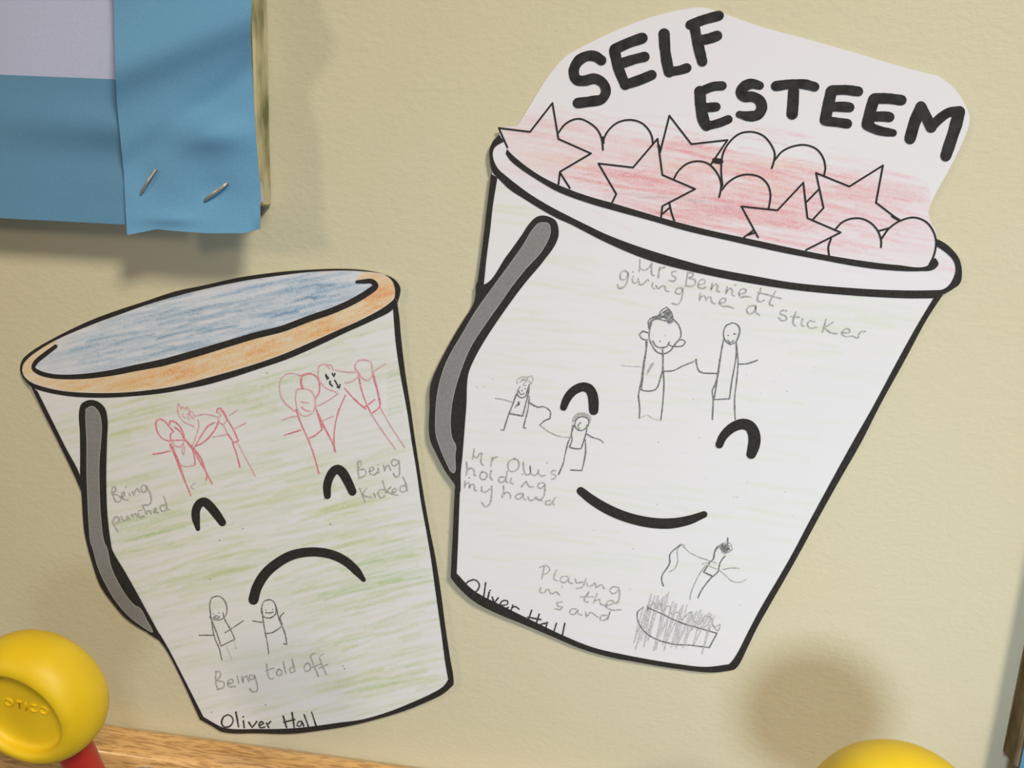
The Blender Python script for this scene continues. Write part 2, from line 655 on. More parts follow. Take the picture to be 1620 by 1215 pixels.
cl.scatter(mk_rim, 90, -20, (25, 70), (3, 5), (1.0, 0.58, 0.14), (0.25, 0.60), where=[(400, 555, 40, 8), (500, 520, 40, 8), (600, 465, 12, 14), (270, 585, 30, 6)], spread=5)
GREEN, GREEN2, YG = (0.76, 0.86, 0.54), (0.60, 0.78, 0.36), (0.84, 0.88, 0.54)
mk_green = mk_body.astype(float)
for ex, ey, erx, ery in ((320, 690, 85, 75), (535, 650, 95, 85), (392, 995, 80, 60), (420, 1080, 110, 30), (640, 760, 30, 40)):
    mk_green *= 1 - 0.72 * np.exp(-(((cl.gx - ex) / erx)**2 + ((cl.gy - ey) / ery)**2)**2)
cl.wash(mk_body, (0.95, 0.98, 0.90), 0.35)
cl.scatter(mk_green, 420, -13, (50, 200), (3, 7), GREEN, (0.15, 0.55), spread=2.5)
cl.scatter(mk_green, 230, -14, (50, 170), (2.5, 5), GREEN2, (0.12, 0.42), spread=3)
cl.scatter(mk_green, 170, -13, (50, 150), (3, 7), YG, (0.30, 0.75), where=[(330, 800, 60, 60), (230, 800, 40, 60), (560, 900, 60, 40), (600, 1080, 50, 30), (350, 900, 60, 40), (470, 790, 60, 40), (590, 800, 50, 30), (200, 660, 40, 25), (330, 640, 50, 15)], spread=3)
cl.scatter(mk_green, 80, -14, (50, 140), (2.5, 5), (0.54, 0.80, 0.28), (0.25, 0.65), where=[(600, 890, 40, 14), (620, 905, 40, 12), (560, 950, 50, 16), (620, 1085, 40, 10), (480, 600, 30, 8), (430, 640, 50, 12), (230, 830, 40, 14), (580, 1000, 50, 20)], spread=3)
for k in range(9):
    cl.stroke((614, 590 + k * 8.5), (635, 584 + k * 8.5), 5, GREEN2, 0.5, mk_body)

SL.paper('paper_sheet', l_outline, M_paper, 2.6, cl.sample)

# black printed outline
lo = Ink()
lo.strip(l_top_outer, l_top_inner)
lo.strip(l_leftend_outer[::-1][0:1] + Z(*LBa, [(60, 870), (100, 940)]) + l_rim_low_dn[1:], l_rim_low_up)
lo.strip(Z(*LBc, [(112, 200), (200, 380), (300, 580), (405, 800), (440, 885)]), Z(*LBc, [(160, 240), (250, 420), (340, 600), (432, 780), (446, 860)]))
lo.strip(Z(*LBb, [(1470, 325), (1485, 430), (1500, 600), (1530, 850)]) + l_right_outer[4:], Z(*LBb, [(1438, 375), (1446, 480), (1455, 600), (1490, 850)]) +
         Z(*LBf, [(340, 200), (370, 400), (400, 580), (430, 790), (465, 980)]) + Z(*LBe, [(815, 0), (850, 250), (885, 500), (910, 690), (928, 790)]))
lo.strip(l_bot_outer, Z(*LBe, [(928, 790), (900, 830), (820, 880), (700, 935), (550, 995), (380, 1045), (200, 1070)]) +
         Z(*LBg, [(1080, 1060), (850, 1085), (600, 1090), (345, 1080), (280, 1050), (195, 1000)]))
lo.strip(l_leftlow_outer, Z(*LBg, [(195, 1000)]) + Z(*LBd, [(660, 790), (592, 660), (545, 580)]))
SL.part('bucket_outline', lo, M_ink, 4)
li = Ink()
li.ribbon(Z(*LBa, [(330, 670), (250, 730), (175, 795), (158, 835), (200, 870), (300, 898), (400, 905), (550, 900), (750, 875), (950, 835), (1150, 795), (1350, 740)]) +
          Z(*LBb, [(0, 695), (200, 635), (400, 575), (600, 525), (800, 450), (1000, 380), (1150, 310), (1270, 235), (1308, 200), (1280, 168), (1220, 168), (1165, 172)]),
          [6, 7, 7, 6, 7, 7, 7, 8, 9, 10, 11, 11, 11, 10, 10, 10, 10, 10, 10, 10, 9, 8, 7, 5])
SL.part('rim_line', li, M_ink, 4)
lh = Ink()
lh.poly(Z(*LBc, [(440, 890), (432, 780), (432, 650), (430, 500), (425, 370), (440, 320), (490, 295), (540, 302), (590, 345), (608, 420), (605, 550), (600, 750), (603, 950), (612, 1080), (630, 1215)]) +
        Z(*LBd, [(275, 100), (300, 150), (340, 215), (400, 320), (460, 430), (520, 540), (548, 600)]) + l_handle_outer[1:-1], 7)
lh.ribbon(Z(*LBd, [(480, 572), (525, 598), (546, 610)]), [3, 5, 5])
hand_l = SL.part('handle', lh, M_ink, 5)
lg = Ink()
lg_poly = Z(*LBc, [(470, 352), (510, 335), (550, 370), (568, 440), (565, 560), (555, 680), (555, 850), (565, 1050), (590, 1215)]) + \
    Z(*LBd, [(245, 90), (270, 200), (310, 290), (370, 385), (410, 425), (432, 435), (470, 500), (505, 572), (440, 535), (370, 480), (300, 400), (240, 300), (195, 200), (165, 90)]) + \
    Z(*LBc, [(502, 1215), (490, 1100), (482, 950), (475, 740), (475, 560), (468, 400)])
lg.poly(lg_poly, 7)
SL.part('handle_fill', lg, M_grey, 7, hand_l, 'grey printed middle of the handle')
le_ = Ink()
le_.ribbon(lg_poly + lg_poly[:1], 1.1)
SL.part('handle_edge', le_, M_greyedge, 8, hand_l)

LE = (280, 720, 4.674)
for pts, w in (([(155, 545), (140, 470), (140, 410), (165, 360), (200, 345), (240, 375), (290, 435), (335, 498)], [7, 13, 13.5, 13.5, 14, 14.5, 14, 12]),
               ([(1112, 300), (1110, 230), (1130, 160), (1165, 112), (1190, 105), (1220, 125), (1260, 190), (1297, 270)], [11, 13, 13.5, 14, 15, 15, 14.5, 13])):
    SL.part('eye', Ink().ribbon(Z(*LE, pts), w), M_ink, 5)
SL.part('mouth', Ink().ribbon(Z(*LE, [(565, 1070), (590, 980), (650, 880), (740, 800), (850, 740), (960, 718), (1070, 720), (1170, 745), (1260, 795), (1330, 860), (1380, 922)]),
                              [16, 16, 16, 15.5, 15, 14.5, 14.5, 14.5, 14, 13, 7]), M_ink, 5)


def strokes(frame, lst, w, wob=0.25, corner=62):
    k = Ink()
    for s in lst:
        pts = Z(*frame, s)
        if len(pts) == 1:
            k.dot(pts[0], w * 0.6)
        else:
            k.ribbon(pts, w, True, wob, corner=corner)
    return k


LP, LK = (140, 740, 10.125), (430, 550, 4.673)
SL.part('caption', strokes(LP, [
    [(385, 320), (370, 395), (400, 470), (430, 540)], [(385, 310), (415, 300), (440, 340), (420, 385), (380, 400)], [(400, 425), (470, 440), (522, 490), (515, 525), (480, 545), (430, 540)],
    [(535, 470), (575, 425), (560, 385), (535, 410), (535, 470), (570, 512), (640, 515)], [(650, 400), (665, 440)], [(597, 303)], [(700, 380), (725, 442), (745, 380), (775, 330), (800, 360), (815, 390)],
    [(920, 300), (880, 270), (845, 310), (855, 380), (890, 390), (925, 360), (930, 290), (980, 400), (1005, 500), (990, 570), (940, 600), (890, 590)],
    [(385, 870), (430, 960), (475, 1025)], [(385, 870), (430, 785), (490, 810), (490, 860), (440, 890)], [(520, 780), (560, 850), (610, 830), (620, 770), (650, 820)],
    [(690, 750), (715, 800), (720, 750), (745, 730), (780, 790)], [(850, 680), (800, 690), (790, 740), (830, 795), (890, 770)], [(860, 600), (900, 680), (930, 750), (950, 690), (985, 690), (1000, 740)],
    [(1040, 715), (1080, 690), (1080, 640), (1050, 660), (1060, 715), (1120, 715)], [(1220, 600), (1160, 600), (1150, 660), (1190, 700), (1250, 660), (1240, 560), (1205, 460)], [(1240, 560), (1260, 670), (1290, 670)]],
    2.3, corner=100), M_pencil_l, 3, label='pencil caption reading Being punched')
SL.part('caption', strokes(LK, [
    [(640, 835), (635, 900), (645, 960)], [(630, 850), (655, 835), (662, 865), (635, 895)], [(640, 900), (690, 905), (695, 935), (648, 965)],
    [(725, 915), (755, 900), (745, 880), (725, 895), (725, 930), (760, 940), (780, 920)], [(785, 890), (792, 925)], [(785, 865)], [(825, 870), (835, 915), (840, 885), (862, 865), (880, 905)],
    [(925, 835), (900, 825), (885, 855), (905, 875), (935, 850), (940, 830), (945, 900), (940, 945), (915, 955), (900, 930)],
    [(650, 1040), (670, 1090), (690, 1145)], [(700, 1040), (675, 1085), (740, 1110)], [(755, 1075), (765, 1105)], [(825, 1050), (795, 1055), (785, 1085), (810, 1110), (835, 1095)],
    [(820, 985), (845, 1075)], [(880, 1030), (845, 1060), (890, 1085)], [(890, 1075), (920, 1060), (915, 1040), (895, 1050), (895, 1080), (930, 1090)],
    [(985, 1020), (955, 1025), (950, 1060), (980, 1065), (1000, 1040), (970, 955)], [(985, 1010), (1003, 1058)]], 2.3, corner=100), M_pencil_l, 3, label='pencil caption reading Being kicked')
SL.part('caption', strokes(LBg, [
    [(290, 660), (285, 740), (300, 795)], [(285, 670), (315, 665), (320, 700), (285, 735)], [(295, 735), (345, 745), (345, 780), (300, 798)],
    [(375, 755), (415, 745), (405, 720), (380, 735), (380, 775), (430, 775)], [(445, 700), (457, 750)], [(480, 700), (487, 750), (492, 715), (515, 695), (532, 740)],
    [(565, 698), (540, 690), (535, 715), (555, 725), (577, 700), (572, 690), (595, 790), (590, 810), (560, 815), (540, 795)],
    [(660, 610), (690, 720), (715, 715)], [(655, 660), (715, 640)], [(750, 648), (735, 680), (760, 697), (777, 665), (750, 648)], [(785, 590), (805, 680)],
    [(860, 630), (835, 640), (840, 675), (865, 665), (850, 570)], [(855, 600), (872, 662)], [(960, 605), (940, 630), (955, 665), (985, 650), (980, 610), (960, 605)],
    [(1015, 530), (990, 545), (1005, 600), (1045, 700)], [(985, 640), (1060, 610)], [(1082, 535), (1055, 555), (1075, 620), (1105, 690)], [(1050, 640), (1112, 612)]],
    2.3, corner=100), M_pencil_l, 3, label='pencil caption reading Being told off')
SL.part('signature', strokes(LBg, [
    [(375, 985), (345, 1000), (330, 1050), (350, 1075), (390, 1070), (415, 1030), (400, 995), (375, 985)], [(435, 965), (455, 1075)], [(490, 1030), (497, 1080)], [(490, 1000)],
    [(530, 1040), (555, 1080), (590, 1035)], [(610, 1065), (640, 1050), (625, 1035), (605, 1055), (615, 1080), (650, 1075)], [(660, 1045), (678, 1080)], [(668, 1060), (692, 1035)],
    [(785, 995), (810, 1080)], [(850, 970), (867, 1078)], [(790, 1040), (870, 1020)], [(925, 1035), (900, 1035), (885, 1065), (910, 1070), (925, 1035), (937, 1068)], [(940, 985), (970, 1068)], [(995, 965), (1027, 1064)]],
    2.5, corner=100), M_biro, 3, label='name handwritten in dark pencil along the lower edge')
fig = strokes(LBg, [
    [(295, 108), (260, 120), (243, 160), (245, 220), (255, 270), (290, 285), (335, 275), (365, 240), (368, 190), (350, 140), (320, 112), (295, 108)], [(268, 240)], [(310, 232)],
    [(272, 265), (290, 252), (315, 262), (305, 272), (275, 268)], [(243, 262), (262, 300), (300, 400), (325, 478), (428, 425), (390, 345), (350, 275), (340, 230)],
    [(255, 290), (280, 420), (310, 490), (332, 580)], [(165, 397), (275, 397)], [(355, 378), (400, 350), (490, 290)]], 1.7)
SL.part('pencil_figure', fig, M_pencil, 3)
SL.part('pencil_figure', strokes(LBg, [
    [(675, 135), (645, 145), (628, 180), (625, 230), (645, 262), (685, 270), (725, 245), (732, 200), (715, 150), (690, 135), (675, 135)], [(655, 210)], [(708, 205)], [(655, 230), (685, 232), (710, 225)],
    [(628, 200), (635, 270), (650, 370), (665, 440), (678, 535)], [(660, 385), (710, 375), (775, 330), (750, 260), (735, 190)], [(780, 335), (800, 390), (812, 465), (790, 460)],
    [(560, 292), (632, 302)], [(755, 285), (770, 250), (790, 232)], [(762, 270), (778, 318)]], 1.9), M_pencil, 3)
SL.part('pencil_legs', strokes(LBg, [[(365, 480), (405, 575)], [(418, 430), (440, 495), (425, 498)]], 1.4), M_pencil_p, 3)

LR1, LR2 = (230, 620, 6.395), (430, 550, 4.673)
SL.part('red_crayon_figures', strokes(LR1, [
    [(150, 272), (110, 295), (105, 340), (125, 410), (170, 470), (250, 500)], [(150, 272), (200, 300), (240, 350), (285, 400)], [(240, 335), (250, 295), (290, 300), (340, 340), (380, 410), (395, 470)],
    [(285, 400), (255, 425), (255, 490), (390, 487)], [(300, 360), (350, 400), (395, 480), (470, 550), (560, 670), (610, 800), (675, 930)], [(470, 560), (500, 680), (500, 740)],
    [(500, 610), (570, 740), (620, 830), (615, 890)], [(75, 630), (150, 620), (245, 597)],
    [(500, 555), (560, 450), (640, 340), (700, 310)], [(500, 555), (600, 500), (690, 400), (735, 320)],
    [(720, 210), (730, 172), (755, 165), (800, 220), (830, 280), (890, 380), (940, 495), (895, 515), (830, 420)], [(725, 320), (740, 300)], [(880, 515), (920, 620), (957, 765)]], 2.2), M_red, 3)
k = Ink()
k.ribbon(Z(*LR1, [(255, 535), (320, 680), (380, 850), (460, 1050)]), [3.6, 4.4, 3.4, 1.6], True, 0.2)
k.ribbon(Z(*LR1, [(755, 165), (800, 220), (830, 290)]), [3.4, 3.4, 2.6])
k.ribbon(Z(*LR1, [(390, 470), (470, 560), (520, 620)]), [2.4, 4, 2])
SL.part('red_crayon_strokes', k, M_red, 3.3, kind='stuff')
SL.part('pale_crayon_lines', strokes(LR1, [
    [(330, 115), (325, 190), (350, 260), (400, 310), (450, 330), (490, 350)], [(330, 115), (370, 175), (375, 145), (410, 175), (420, 150), (450, 190), (480, 210), (500, 250)],
    [(420, 230), (440, 220), (430, 260), (450, 275)], [(380, 220), (375, 250), (410, 260)], [(440, 180), (450, 230), (490, 270)], [(500, 245), (600, 225), (720, 250)], [(530, 280), (540, 320), (480, 540)],
    [(270, 500), (300, 545), (350, 558), (375, 530)], [(390, 500), (370, 600), (390, 640), (395, 560)], [(355, 740), (420, 755), (500, 740)], [(730, 250), (745, 300), (790, 340), (830, 420)], [(820, 290), (790, 330)], [(740, 205), (765, 235), (740, 260)],
    [(845, 240), (930, 185)], [(905, 370), (1010, 315)], [(690, 455), (830, 430)], [(935, 520), (1020, 680), (1110, 850)]], 1.9), M_red_p, 3)
SL.part('pencil_mark', strokes(LR1, [[(505, 925), (470, 940), (465, 970), (495, 985)]], 1.3), M_pencil_l, 3)
SL.part('red_crayon_figures', strokes(LR2, [
    [(225, 205), (280, 192), (330, 215), (352, 270), (350, 330), (325, 375)], [(180, 460), (215, 560), (265, 670), (310, 790), (348, 930)], [(325, 450), (380, 570), (465, 745), (470, 770)],
    [(460, 760), (462, 620), (490, 480), (545, 350)], [(540, 303), (610, 380), (695, 455)], [(680, 445), (760, 385)], [(640, 190), (660, 300), (690, 390), (735, 490), (800, 430), (790, 350), (760, 250), (740, 160)],
    [(90, 648), (215, 608)], [(265, 672), (310, 655), (372, 605), (360, 560)]], 2.3), M_red, 3)
k = Ink()
k.ribbon(Z(*LR2, [(222, 210), (215, 250), (228, 300)]), [3, 3.4, 3])
k.ribbon(Z(*LR2, [(330, 460), (365, 560), (385, 590)]), [2, 3.4, 2])
k.ribbon(Z(*LR2, [(745, 180), (775, 290), (800, 420)]), [3, 2.6, 2.2])
SL.part('red_crayon_strokes', k, M_red, 3.3, kind='stuff')
SL.part('pale_crayon_lines', strokes(LR2, [
    [(220, 210), (160, 190), (100, 200), (60, 250), (60, 330), (90, 400), (170, 470)], [(225, 300), (185, 310), (175, 360), (185, 440), (210, 490), (255, 505), (300, 480), (320, 430), (318, 370), (290, 320), (225, 300)],
    [(215, 402), (275, 408)], [(220, 440), (245, 460), (285, 470)], [(75, 535), (150, 510), (200, 505)], [(375, 540), (455, 505)], [(325, 435), (400, 400), (490, 340)],
    [(345, 140), (370, 125), (440, 130), (455, 165)], [(345, 140), (345, 220), (390, 290), (480, 330)], [(470, 165), (550, 180), (620, 180)], [(540, 262), (590, 250), (640, 215)],
    [(615, 130), (640, 95), (690, 90), (730, 105), (742, 160), (740, 210), (710, 245), (670, 225), (640, 180), (615, 150), (615, 130)], [(745, 180), (840, 118)], [(735, 490), (820, 620), (915, 750)], [(800, 440), (880, 580), (985, 740)],
    [(400, 130), (430, 155)]], 2.0), M_red_p, 3)
SL.part('pencil_mark', strokes(LR2, [[(400, 200), (408, 235), (420, 225), (400, 205)], [(448, 190), (460, 215), (468, 190)], [(430, 250), (430, 265), (450, 285)], [(465, 240), (498, 298), (482, 290)], [(498, 298), (505, 272)]], 2.4), M_biro, 3.4)
sp = Ink()
for x, y in Z(*LE, [(315, 630), (488, 545), (243, 918), (1088, 325), (1135, 512)]) + Z(*LBg, [(255, 965), (655, 912), (1225, 625)]) + [(422, 590), (545, 1058)]:
    sp.dot((x, y), 1.0)
SL.part('specks', sp, M_pencil, 3, kind='stuff')

# ================================================================== RIGHT BUCKET (smiling face, hearts and stars)
r_top_outer = [(789, 202), (818, 199), (893, 91), (925, 72), (992, 41), (1048, 22), (1090, 13.5), (1111, 12), (1148, 23), (1203, 42), (1281, 63), (1358, 85), (1435, 108), (1484, 120), (1509, 139),
               (1526, 164), (1534, 188), (1524, 222), (1503, 265), (1471, 327), (1469, 338), (1473, 351), (1481, 368), (1482, 378)]
r_rim_right = [(1482, 378), (1492.5, 383), (1507.5, 395.5), (1518, 410.5), (1522, 434), (1519, 448), (1507.5, 457.6), (1493.6, 465), (1489, 470)]
r_right_outer = [(1489, 470), (1466, 506), (1431.6, 570), (1394.6, 637), (1362.5, 700), (1327, 762), (1297.5, 815), (1271, 864), (1245, 910.5), (1218.5, 956.5), (1199, 991), (1182, 1026), (1167.5, 1054), (1161, 1060)]
r_bot_outer = [(1161, 1060), (1128, 1064), (1069, 1058), (998, 1046), (966, 1040), (918, 1026), (873, 1007), (828, 988), (778, 967), (749, 951), (724, 928), (713, 914)]
r_leftlow_outer = [(713, 914), (716, 853), (718, 809), (720, 768)]
r_handle_outer = [(720, 768), (704.4, 745.6), (691, 720), (680, 694), (679.6, 643), (680.4, 614), (684.4, 599), (709, 548), (731, 510), (749, 481), (752, 470)]
r_leftup_outer = [(752, 470), (755.6, 446.7), (764.4, 380), (771, 324), (779, 282)]
r_rim_left = [(779, 282), (778, 269), (775, 253), (774.4, 238), (780, 223), (790, 213), (789, 202)]
r_outline = chain(r_top_outer[:2]) + chain(r_top_outer[1:14])[1:] + chain(r_top_outer[13:])[1:] + \
    chain(r_rim_right)[1:] + chain(r_right_outer)[1:] + chain(r_bot_outer)[1:] + chain(r_leftlow_outer)[1:] + chain(r_handle_outer)[1:] + chain(r_leftup_outer)[1:] + chain(r_rim_left)[1:-1]


def r_lift(x, y):
    u, v = (x - 1110) / 400.0, (y - 600) / 500.0
    return 0.0009 + 0.0012 * np.clip(u * u + np.clip(v, 0, 2)**2, 0, 2.2) + 0.0012 * np.clip(-u, 0, 1.1)**2 + 0.0010 * np.clip(u - 0.15, 0, 1)**2


root_r = empty('bucket_cutout', P(1000, 1050, 0.001))
tag(root_r, 'paper cutout of a smiling bucket heaped with pink hearts and stars under black marker letters', 'paper cutout')
SR = Sheet(root_r, r_lift)

rim_low_dn = [(790, 213), (780, 223), (774.4, 238), (775, 253), (779, 272), (789, 283), (806.7, 300), (829, 314.4), (855.6, 331), (882, 345.6), (904.4, 355.6), (930, 369), (955.6, 382), (1011, 406), (1048, 418),
              (1122, 435.6), (1196, 449.6), (1252, 458), (1307, 464), (1381.5, 469.6), (1455.6, 472), (1485, 470), (1493.6, 465), (1507.5, 457.6), (1519, 448), (1522, 434), (1518, 410.5), (1507.5, 395.5), (1492.5, 383), (1482, 378)]
rim_low_up = [(797, 224), (783, 233), (779.6, 243), (782, 255.6), (789, 268), (798, 276), (811, 286.7), (838, 306.7), (871, 326.7), (904.4, 344), (930, 356.7), (955.6, 369), (992.6, 383.7), (1048, 402),
              (1122, 422.6), (1196, 437), (1252, 446.7), (1326, 454), (1400, 458.5), (1478.5, 459), (1491, 458), (1502, 450.6), (1508, 440.7), (1512, 427), (1508.6, 412.6), (1497, 400), (1481, 389)]
in_up = [(802, 235.6), (806.7, 241), (824.4, 256.7), (849, 274.4), (871, 286.7), (904.4, 301), (930, 310), (974, 322.6), (1011, 333.7), (1066.7, 350), (1122, 364), (1196, 380), (1270, 396), (1311, 404), (1381.5, 415), (1418.5, 419), (1466.7, 420.7), (1479, 408)]
in_dn = [(800, 243), (806.7, 253), (824.4, 267.8), (849, 284), (882, 303), (930, 321), (974, 333.7), (1029.6, 349), (1085, 365), (1159, 382), (1233, 398.5), (1307, 412.6), (1363, 422.6), (1400, 427), (1455.6, 429), (1478, 426), (1485, 417), (1480, 408)]

cr = Crayon(675, 5, 1540, 1070, 1.5)
mk_top = cr.mask([(789, 202), (840, 168), (900, 165), (960, 175), (1010, 180), (1060, 180), (1120, 182), (1180, 190), (1250, 205), (1330, 232), (1400, 258), (1470, 290), (1475, 350), (1482, 378), (1482, 405)] + in_up[::-1])
mk_body = cr.mask(rim_low_dn[5:23] + r_right_outer + r_bot_outer + r_leftlow_outer + r_handle_outer + r_leftup_outer)
mk_rim = cr.mask(in_dn + [(1500, 400), (1512, 430), (1495, 460)] + rim_low_up[::-1][6:])
RED, REDL = (0.97, 0.46, 0.48), (1.0, 0.70, 0.70)
edge = 170 + np.clip(cr.gx - 900, 0, None) * 0.19
deep = mk_top & (cr.gy > edge + 18)
cr.wash(deep, (1.0, 0.90, 0.89), 0.55)
cr.scatter(mk_top, 210, 10, (50, 170), (3, 6), REDL, (0.10, 0.45), spread=3)
cr.scatter(deep, 240, 11, (40, 150), (2.5, 5), REDL, (0.20, 0.60), spread=3)
cr.scatter(deep, 210, 11, (40, 140), (2.5, 5), RED, (0.12, 0.42), where=[(1000, 285, 50, 14), (1110, 310, 70, 20), (1180, 330, 60, 18), (1070, 350, 50, 10), (1250, 345, 50, 18), (1200, 275, 60, 12), (1330, 310, 50, 16), (1100, 235, 40, 8)], spread=3)
cr.scatter(deep, 70, 10, (30, 110), (2.5, 5), (0.95, 0.34, 0.36), (0.20, 0.50), where=[(985, 280, 40, 8), (1050, 300, 40, 10), (1150, 310, 40, 10), (1170, 335, 40, 8), (1255, 350, 30, 10), (1090, 345, 40, 8)], spread=3)
cr.scatter(mk_top, 34, 9, (40, 110), (2, 3.5), (0.94, 0.46, 0.50), (0.25, 0.5), where=[(870, 205, 40, 8), (1090, 225, 30, 8), (1240, 225, 40, 10), (1400, 300, 40, 8), (1300, 260, 40, 10)], spread=3)
cr.scatter(deep, 30, 9, (40, 120), (4, 8), (1.0, 0.84, 0.64), (0.3, 0.5), where=[(1090, 265, 40, 10), (1190, 260, 50, 10), (900, 260, 40, 10), (1230, 300, 40, 8)], spread=3)
for a, b, w, t in (((955, 309), (1040, 309), 5, 0.30), ((1010, 312), (1100, 318), 5, 0.45), ((1090, 316), (1160, 329), 5, 0.5), ((990, 245), (1060, 252), 4, 0.2)):
    cr.stroke(a, b, w, (0.55, 0.52, 0.52), t, mk_top)
cr.scatter(mk_rim, 26, 15, (30, 70), (5, 9), (1.0, 0.80, 0.80), (0.2, 0.45), where=[(800, 262, 14, 12), (840, 285, 30, 12), (1495, 425, 8, 16)], spread=8)
cr.stroke((940, 335), (1000, 366), 2.2, (0.93, 0.55, 0.55), 0.5, mk_rim)
cr.stroke((945, 345), (1000, 366), 2.2, (0.93, 0.60, 0.60), 0.4, mk_rim)
cr.stroke((1330, 429), (1380, 433), 3.0, (0.93, 0.65, 0.65), 0.35, mk_rim)
cr.wash(mk_body, (0.975, 1.0, 0.945), 0.45)
cr.scatter(mk_body, 150, 6, (70, 240), (4, 9), (0.86, 0.94, 0.72), (0.12, 0.38), spread=4)
cr.scatter(mk_body, 80, 6, (70, 200), (3, 7), (0.82, 0.92, 0.62), (0.15, 0.45), where=[(830, 330, 40, 20), (850, 480, 60, 60), (830, 560, 60, 30), (1010, 460, 60, 20), (1340, 500, 70, 20), (1280, 530, 60, 40), (1000, 790, 90, 20), (790, 700, 50, 20), (1080, 640, 70, 20), (900, 850, 90, 40)], spread=4)
SR.paper('paper_sheet', r_outline, M_paper, 2.8, cr.sample)

ro = Ink()
ro.strip(rim_low_dn, rim_low_up)
ro.strip([(777, 275), (771, 324), (764.4, 380), (755.6, 446.7), (752, 470)], [(787, 281), (780, 324), (775.5, 364), (770.5, 402), (765.5, 450)])
ro.strip([(1492, 466), (1466, 506)] + r_right_outer[2:], [(1478, 470), (1449, 518.5), (1417, 576.5), (1382, 642), (1349, 700), (1311, 769), (1278, 830), (1251, 881), (1232, 914), (1202, 965), (1185.6, 996), (1159, 1045), (1153, 1051)])
ro.strip(r_bot_outer, [(1153, 1051), (1117, 1055), (1069, 1050), (989, 1036), (937.6, 1024), (892.6, 1006), (844.5, 983), (796, 959), (748, 933), (722.5, 907)])
ro.strip(r_leftlow_outer, [(722.5, 907), (724.4, 864), (726, 820), (728, 768)])
SR.part('bucket_outline', ro, M_ink, 4)
SR.part('rim_line', Ink().strip(in_up, in_dn), M_ink, 4)
rh = Ink()
rh.poly([(861, 341), (879, 349), (884, 369), (880, 384), (860, 413), (829, 450), (798, 492), (771, 532), (753, 563), (742, 588), (739.5, 601), (738, 639), (735.5, 672), (732, 717), (729, 747), (727, 780),
         (720, 768), (704.4, 745.6), (691, 720), (680, 694), (679.6, 643), (680.4, 614), (684.4, 599), (709, 548), (731, 510), (749, 481), (752, 470), (755.6, 446.7), (765.5, 450), (802, 404), (824.4, 373), (838, 353), (849, 343)], 7)
hand_r = SR.part('handle', rh, M_ink, 5)
rg_poly = [(855.6, 352), (868, 354), (870.7, 367), (866.7, 380), (855.6, 399), (833, 424), (812, 450), (793, 477), (767, 514), (744, 550), (727, 592), (718, 623), (714, 645.6), (713, 681), (715.6, 694), (720.7, 704), (720, 720), (718, 748),
           (714.4, 746.7), (708, 735.6), (701, 720), (694.4, 703), (690, 688), (689, 661), (692, 623), (696.7, 601), (706.7, 572), (733, 525.6), (753, 492), (783, 450), (824.4, 393), (850, 355)]
SR.part('handle_fill', Ink().poly(rg_poly, 7), M_grey, 7, hand_r, 'grey printed middle of the handle')
e = Ink()
e.ribbon(rg_poly + rg_poly[:1], 1.1)
SR.part('handle_edge', e, M_greyedge, 8, hand_r)

RE = (880, 560, 4.05)
SR.part('eye', Ink().ribbon(Z(*RE, [(47, 342), (60, 305), (84, 264), (122, 229), (172, 211), (210, 223), (231, 257), (239, 305), (240, 362)]), [11, 12.5, 13.5, 14, 14.5, 15.5, 16, 16.5, 15]), M_ink, 5)
SR.part('eye', Ink().ribbon(Z(*RE, [(1045, 582), (1064, 538), (1098, 496), (1145, 463), (1198, 449), (1238, 462), (1263, 500), (1271, 550), (1264, 598), (1250, 642)]), [12, 13, 14.5, 16, 17, 18, 19, 19.5, 18.5, 15.5]), M_ink, 5)
SR.part('mouth', Ink().ribbon(Z(*RE, [(157, 878), (230, 935), (330, 995), (450, 1045), (600, 1080), (730, 1086), (850, 1065), (948, 1028)]), [13, 15, 16, 16, 16.5, 16.5, 14.5, 10.5]), M_ink, 5)

# marker lettering, one mesh per letter under its word
SE, ES, EM = (880, 0, 5.4), (1080, 100, 6.23), (1280, 120, 5.786)


def letter(frame, lst, name='letter'):
    k = Ink()
    for pts, w in lst:
        k.ribbon(Z(*frame, pts), w, True, 0.07)
    SR.part(name, k, M_marker, 4)


letter(SE, [([(385, 515), (330, 480), (260, 480), (190, 520), (150, 605), (172, 680), (235, 690), (330, 672), (400, 712), (425, 780), (390, 845), (300, 865), (185, 880)], 16.5)], 'letter_s')
letter(SE, [([(498, 435), (535, 590), (590, 725)], 17), ([(500, 420), (620, 365), (735, 325)], 17), ([(560, 540), (680, 502), (755, 485)], 16), ([(595, 722), (720, 680), (815, 640)], 15.5)], 'letter_e')
letter(SE, [([(922, 290), (930, 420), (952, 560), (965, 615)], 17.5), ([(965, 612), (1060, 598), (1115, 580)], 15)], 'letter_l')
letter(SE, [([(1145, 212), (1250, 172), (1390, 133)], 16), ([(1180, 220), (1212, 380), (1248, 525)], 17), ([(1230, 345), (1320, 325), (1375, 305)], 16.5)], 'letter_f')
letter(ES, [([(172, 280), (180, 420), (210, 570), (235, 615)], 18), ([(180, 278), (300, 230), (390, 222)], 14.5), ([(210, 440), (330, 430)], 15), ([(230, 620), (350, 592), (450, 553)], 14)], 'letter_e')
letter(ES, [([(760, 220), (680, 202), (615, 225), (572, 285), (600, 328), (685, 330), (760, 370), (780, 440), (740, 508), (650, 522), (560, 505)], [14, 16, 17, 16, 16, 17, 18, 18, 17, 16, 12])], 'letter_s')
letter(ES, [([(920, 225), (1050, 208), (1200, 207), (1300, 232)], 16), ([(1095, 270), (1088, 400), (1080, 500)], 18)], 'letter_t')
